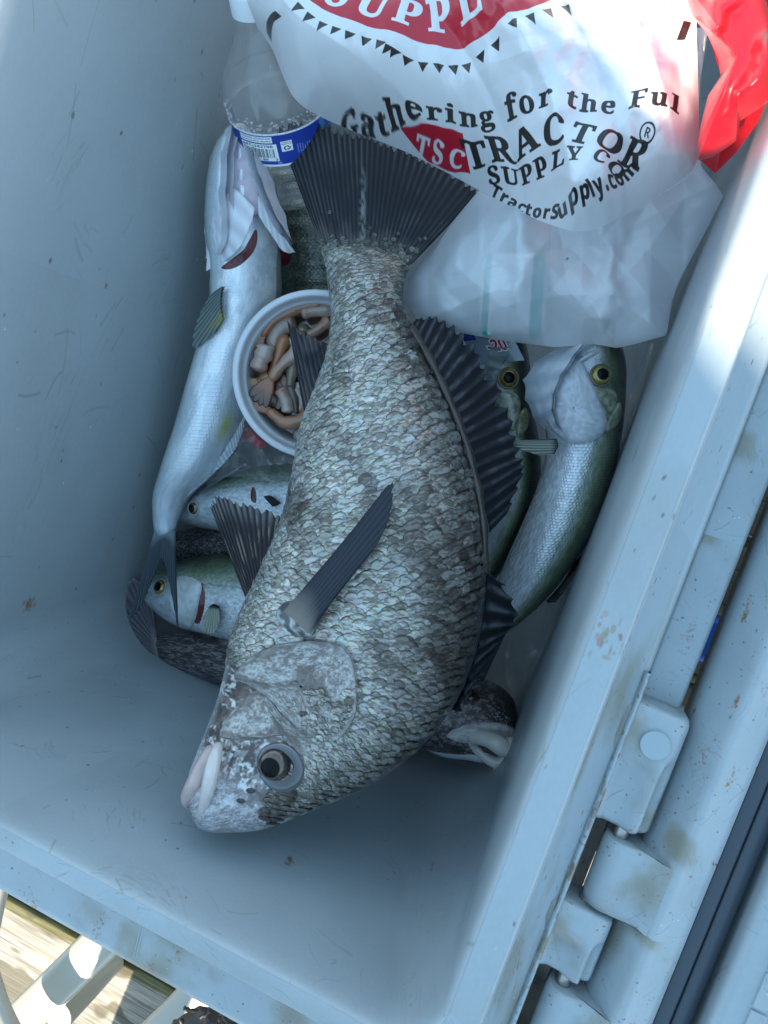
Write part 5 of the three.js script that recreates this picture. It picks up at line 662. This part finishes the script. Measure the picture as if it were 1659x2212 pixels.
{
  const a = thing('clear_bag', 'clear crinkled plastic bag wedged between the bluefish and the hinge wall', 'bag');
  part('film', crumple([[1345, 735, 0.47], [1412, 740, 0.455], [1400, 800, 0.47], [1352, 960, 0.49], [1310, 1080, 0.50], [1262, 1200, 0.51], [1210, 1320, 0.515], [1180, 1400, 0.52], [1140, 1478, 0.53], [1112, 1505, 0.535], [1096, 1480, 0.535], [1088, 1420, 0.53], [1110, 1370, 0.53], [1180, 1310, 0.525], [1245, 1215, 0.52], [1290, 1120, 0.515], [1335, 960, 0.50], [1352, 820, 0.485]], [1250, 1225, 0.515], { dome: 0.004, amp: 0.045, freq: 60, nr: 26, na: 150, k: 31 }), clear, a);
  const b = thing('clear_bag', 'clear crinkled wrapper with red and blue print below the shrimp tub', 'bag');
  const pr = ctex(512, 512, (c, w, h) => { c.clearRect(0, 0, w, h); c.fillStyle = '#dfe6ea'; c.fillRect(0, 0, w, h); c.fillStyle = '#c21f38'; c.beginPath(); c.moveTo(60, 40); c.lineTo(230, 30); c.lineTo(250, 140); c.lineTo(150, 120); c.lineTo(110, 170); c.lineTo(60, 150); c.fill(); });
  part('film', crumple([[508, 908, 0.492], [545, 905, 0.494], [600, 960, 0.496], [648, 985, 0.49], [665, 1010, 0.49], [640, 1030, 0.492], [598, 1042, 0.492], [540, 1030, 0.494], [480, 1030, 0.496], [440, 1060, 0.50], [470, 1000, 0.50], [500, 950, 0.496]], [560, 985, 0.487], { dome: 0.006, amp: 0.035, freq: 70, nr: 20, na: 90, k: 37 }), clear, b);
  part('red_print', crumple([[518, 922, 0.502], [545, 920, 0.502], [578, 958, 0.502], [560, 972, 0.502], [535, 950, 0.502], [520, 955, 0.502]], [545, 945, 0.5], { dome: 0.001, amp: 0.004, freq: 50, nr: 8, na: 40, k: 2 }), M({ color: new THREE.Color(...lin(178, 30, 52)), roughness: 0.4 }), b, 'red printed corner');
  const bl = ctex(256, 160, (c, w, h) => { c.fillStyle = '#1646a0'; c.fillRect(0, 0, w, h); c.strokeStyle = '#cfe0f4'; c.lineWidth = 8; c.strokeRect(14, 14, w, h - 28); c.fillStyle = '#e8f0fa'; c.font = 'bold 84px sans-serif'; c.fillText('Pro', 46, 110); });
  const q0 = P(634, 988, 0.205), q1 = P(690, 996, 0.205), q2 = P(638, 1014, 0.205), g = loft([[q0, q1], [q2, q1.clone().add(q2).sub(q0)]], { uv: (i, j) => [i, 1 - j] }); part('blue_print', g, M({ map: bl, roughness: 0.4, side: THREE.DoubleSide }), b, 'blue printed tag');
  const d = thing('ice_bag', 'printed clear ice bag corner with red numerals under the white bag', 'bag');
  const it = ctex(512, 320, (c, w, h) => { c.fillStyle = '#7f8f9c'; c.fillRect(0, 0, w, h); c.fillStyle = '#26338a'; c.fillRect(0, 0, 130, 90); c.font = 'bold 150px sans-serif'; c.lineWidth = 22; c.strokeStyle = '#e6ebee'; c.strokeText('-20', 200, 210); c.fillStyle = '#c4203a'; c.fillText('-20', 200, 210); c.beginPath(); c.moveTo(160, 250); c.lineTo(300, 300); c.lineTo(180, 320); c.fill(); });
  const i0 = P(992, 716, 0.212), i1 = P(1096, 704, 0.212), i2 = P(1030, 790, 0.205), rows = []; for (let j = 0; j <= 16; j++) { const row = []; for (let i = 0; i <= 24; i++) { const p = i0.clone().addScaledVector(i1.clone().sub(i0), i / 24).addScaledVector(i2.clone().sub(i0), j / 16); p.y += 0.005 * (ridge(p.x * 40, p.z * 40, 4) - 0.4); row.push(p); } rows.push(row); }
  part('film', loft(rows, { uv: (i, j) => [i, 1 - j] }), M({ map: it, roughness: 0.25, clearcoat: 0.6, side: THREE.DoubleSide }), d);
}
// ---------------------------------------------------------------- beside the cooler
{
  const ch = thing('plastic_chair', 'cream white plastic chair seat of smooth rounded slats beside the cooler', 'chair');
  const pm = M({ color: new THREE.Color(...lin(158, 154, 142)), roughness: 0.32, clearcoat: 0.3 });
  const slat = (pts, wd, y, th = 0.012) => { // gently domed slat along a line of picture positions
    const c = pts.map(([x, yy]) => P(x, yy, y)), rows = []; for (let j = 0; j <= 24; j++) { const t = j / 24, p = V(...cr(c.map(q => [q.x, q.y, q.z]), t)), p2 = V(...cr(c.map(q => [q.x, q.y, q.z]), Math.min(1, t + 0.01))), p1 = V(...cr(c.map(q => [q.x, q.y, q.z]), Math.max(0, t - 0.01))), d = p2.sub(p1).normalize(), s = d.clone().cross(V(0, 1, 0)).normalize(), row = []; for (let i = 0; i < 28; i++) { const a = i / 28 * Math.PI * 2, x = Math.cos(a), z = Math.sin(a); row.push(p.clone().addScaledVector(s, Math.sign(x) * Math.pow(Math.abs(x), 0.6) * wd / 2).add(V(0, Math.sign(z) * Math.pow(Math.abs(z), 0.8) * th * (z > 0 ? 1 : 0.6), 0))); } rows.push(row); }
    return loft(rows, { closed: true, capA: true, capB: true });
  };
  part('slat', slat([[330, 1928], [200, 2054], [60, 2190], [-30, 2277]], 0.040, 0.03), pm, ch);
  part('slat', slat([[545, 2040], [428, 2156], [370, 2214], [270, 2312]], 0.042, 0.03), pm, ch);
  part('slat', slat([[-10, 1880], [-32, 1980], [-45, 2060], [-22, 2150], [8, 2222], [60, 2310]], 0.036, 0.08), pm, ch);
  part('cross_rail', slat([[60, 2330], [160, 2360], [330, 2400], [480, 2440]], 0.04, 0.02), pm, ch);
  const lg = P(100, 2400, 0.1); for (const [dx, dz] of [[-0.06, 0], [0.2, 0.02]]) part('leg', new THREE.CylinderGeometry(0.016, 0.013, 0.10, 18).translate(lg.x + dx, -0.04, lg.z + dz), pm, ch);
}
{
  const nt = thing('mesh_bag', 'black knotted mesh bag heaped beside the cream chair slat', 'bag');
  const gs = []; for (let k = 0; k < 60; k++) { const px = rr(370, 600), py = rr(2180, 2290) + Math.abs(px - 430) * 0.4, y = 0.17 + rr(-0.03, 0.03), a = rr(0, 6.28), l = rr(20, 60); gs.push(tube([P(px, py, y), P(px + Math.cos(a) * l * 0.5 + rr(-8, 8), py + Math.sin(a) * l * 0.5 + rr(-8, 8), y + rr(-0.006, 0.010)), P(px + Math.cos(a) * l, py + Math.sin(a) * l, y + rr(-0.01, 0.01))], () => rr(0.0008, 0.0022), 8, 6)); }
  const bk = M({ color: new THREE.Color(...lin(38, 34, 34)), roughness: 0.6 }); part('cords', mergeGeometries(gs), bk, nt, null, 'stuff');
  part('lining', crumple([[352, 2226, 0.55], [395, 2192, 0.55], [430, 2172, 0.55], [470, 2178, 0.55], [640, 2280, 0.55], [640, 2400, 0.55], [420, 2400, 0.55]], [510, 2290, 0.55], { dome: 0.02, amp: 0.02, freq: 24, nr: 16, na: 60, k: 3 }), M({ color: new THREE.Color(...lin(26, 25, 28)), roughness: 0.5 }), nt);
}
{
  const cr8 = thing('slatted_crate', 'dark slatted crate on the deck behind the cooler hinge', 'crate');
  const wood = M({ color: new THREE.Color(...lin(110, 100, 90)), roughness: 0.7 });
  for (let k = 0; k < 13; k++) part('slat', box(0.16, 0.012, 0.016, 0.15, 0.16 + 0.001 * (k % 2), -0.16 + k * 0.024, 0.002), wood, cr8);
  for (const x of [0.09, 0.22]) part('runner', box(0.02, 0.243, 0.32, x, 0.032, -0.01, 0.003), wood, cr8);
  const tw = thing('blue_tarp', 'folded bright blue tarp on the crate behind the hinge', 'tarp'); part('fold', box(0.13, 0.02, 0.03, 0.14, 0.1779, 0.062, 0.006), M({ color: new THREE.Color(...lin(20, 90, 190)), roughness: 0.5 }), tw);
}
scene.traverse(o => { if (o.isMesh) { o.castShadow = true; o.receiveShadow = true; } });
renderer.render(scene, camera);
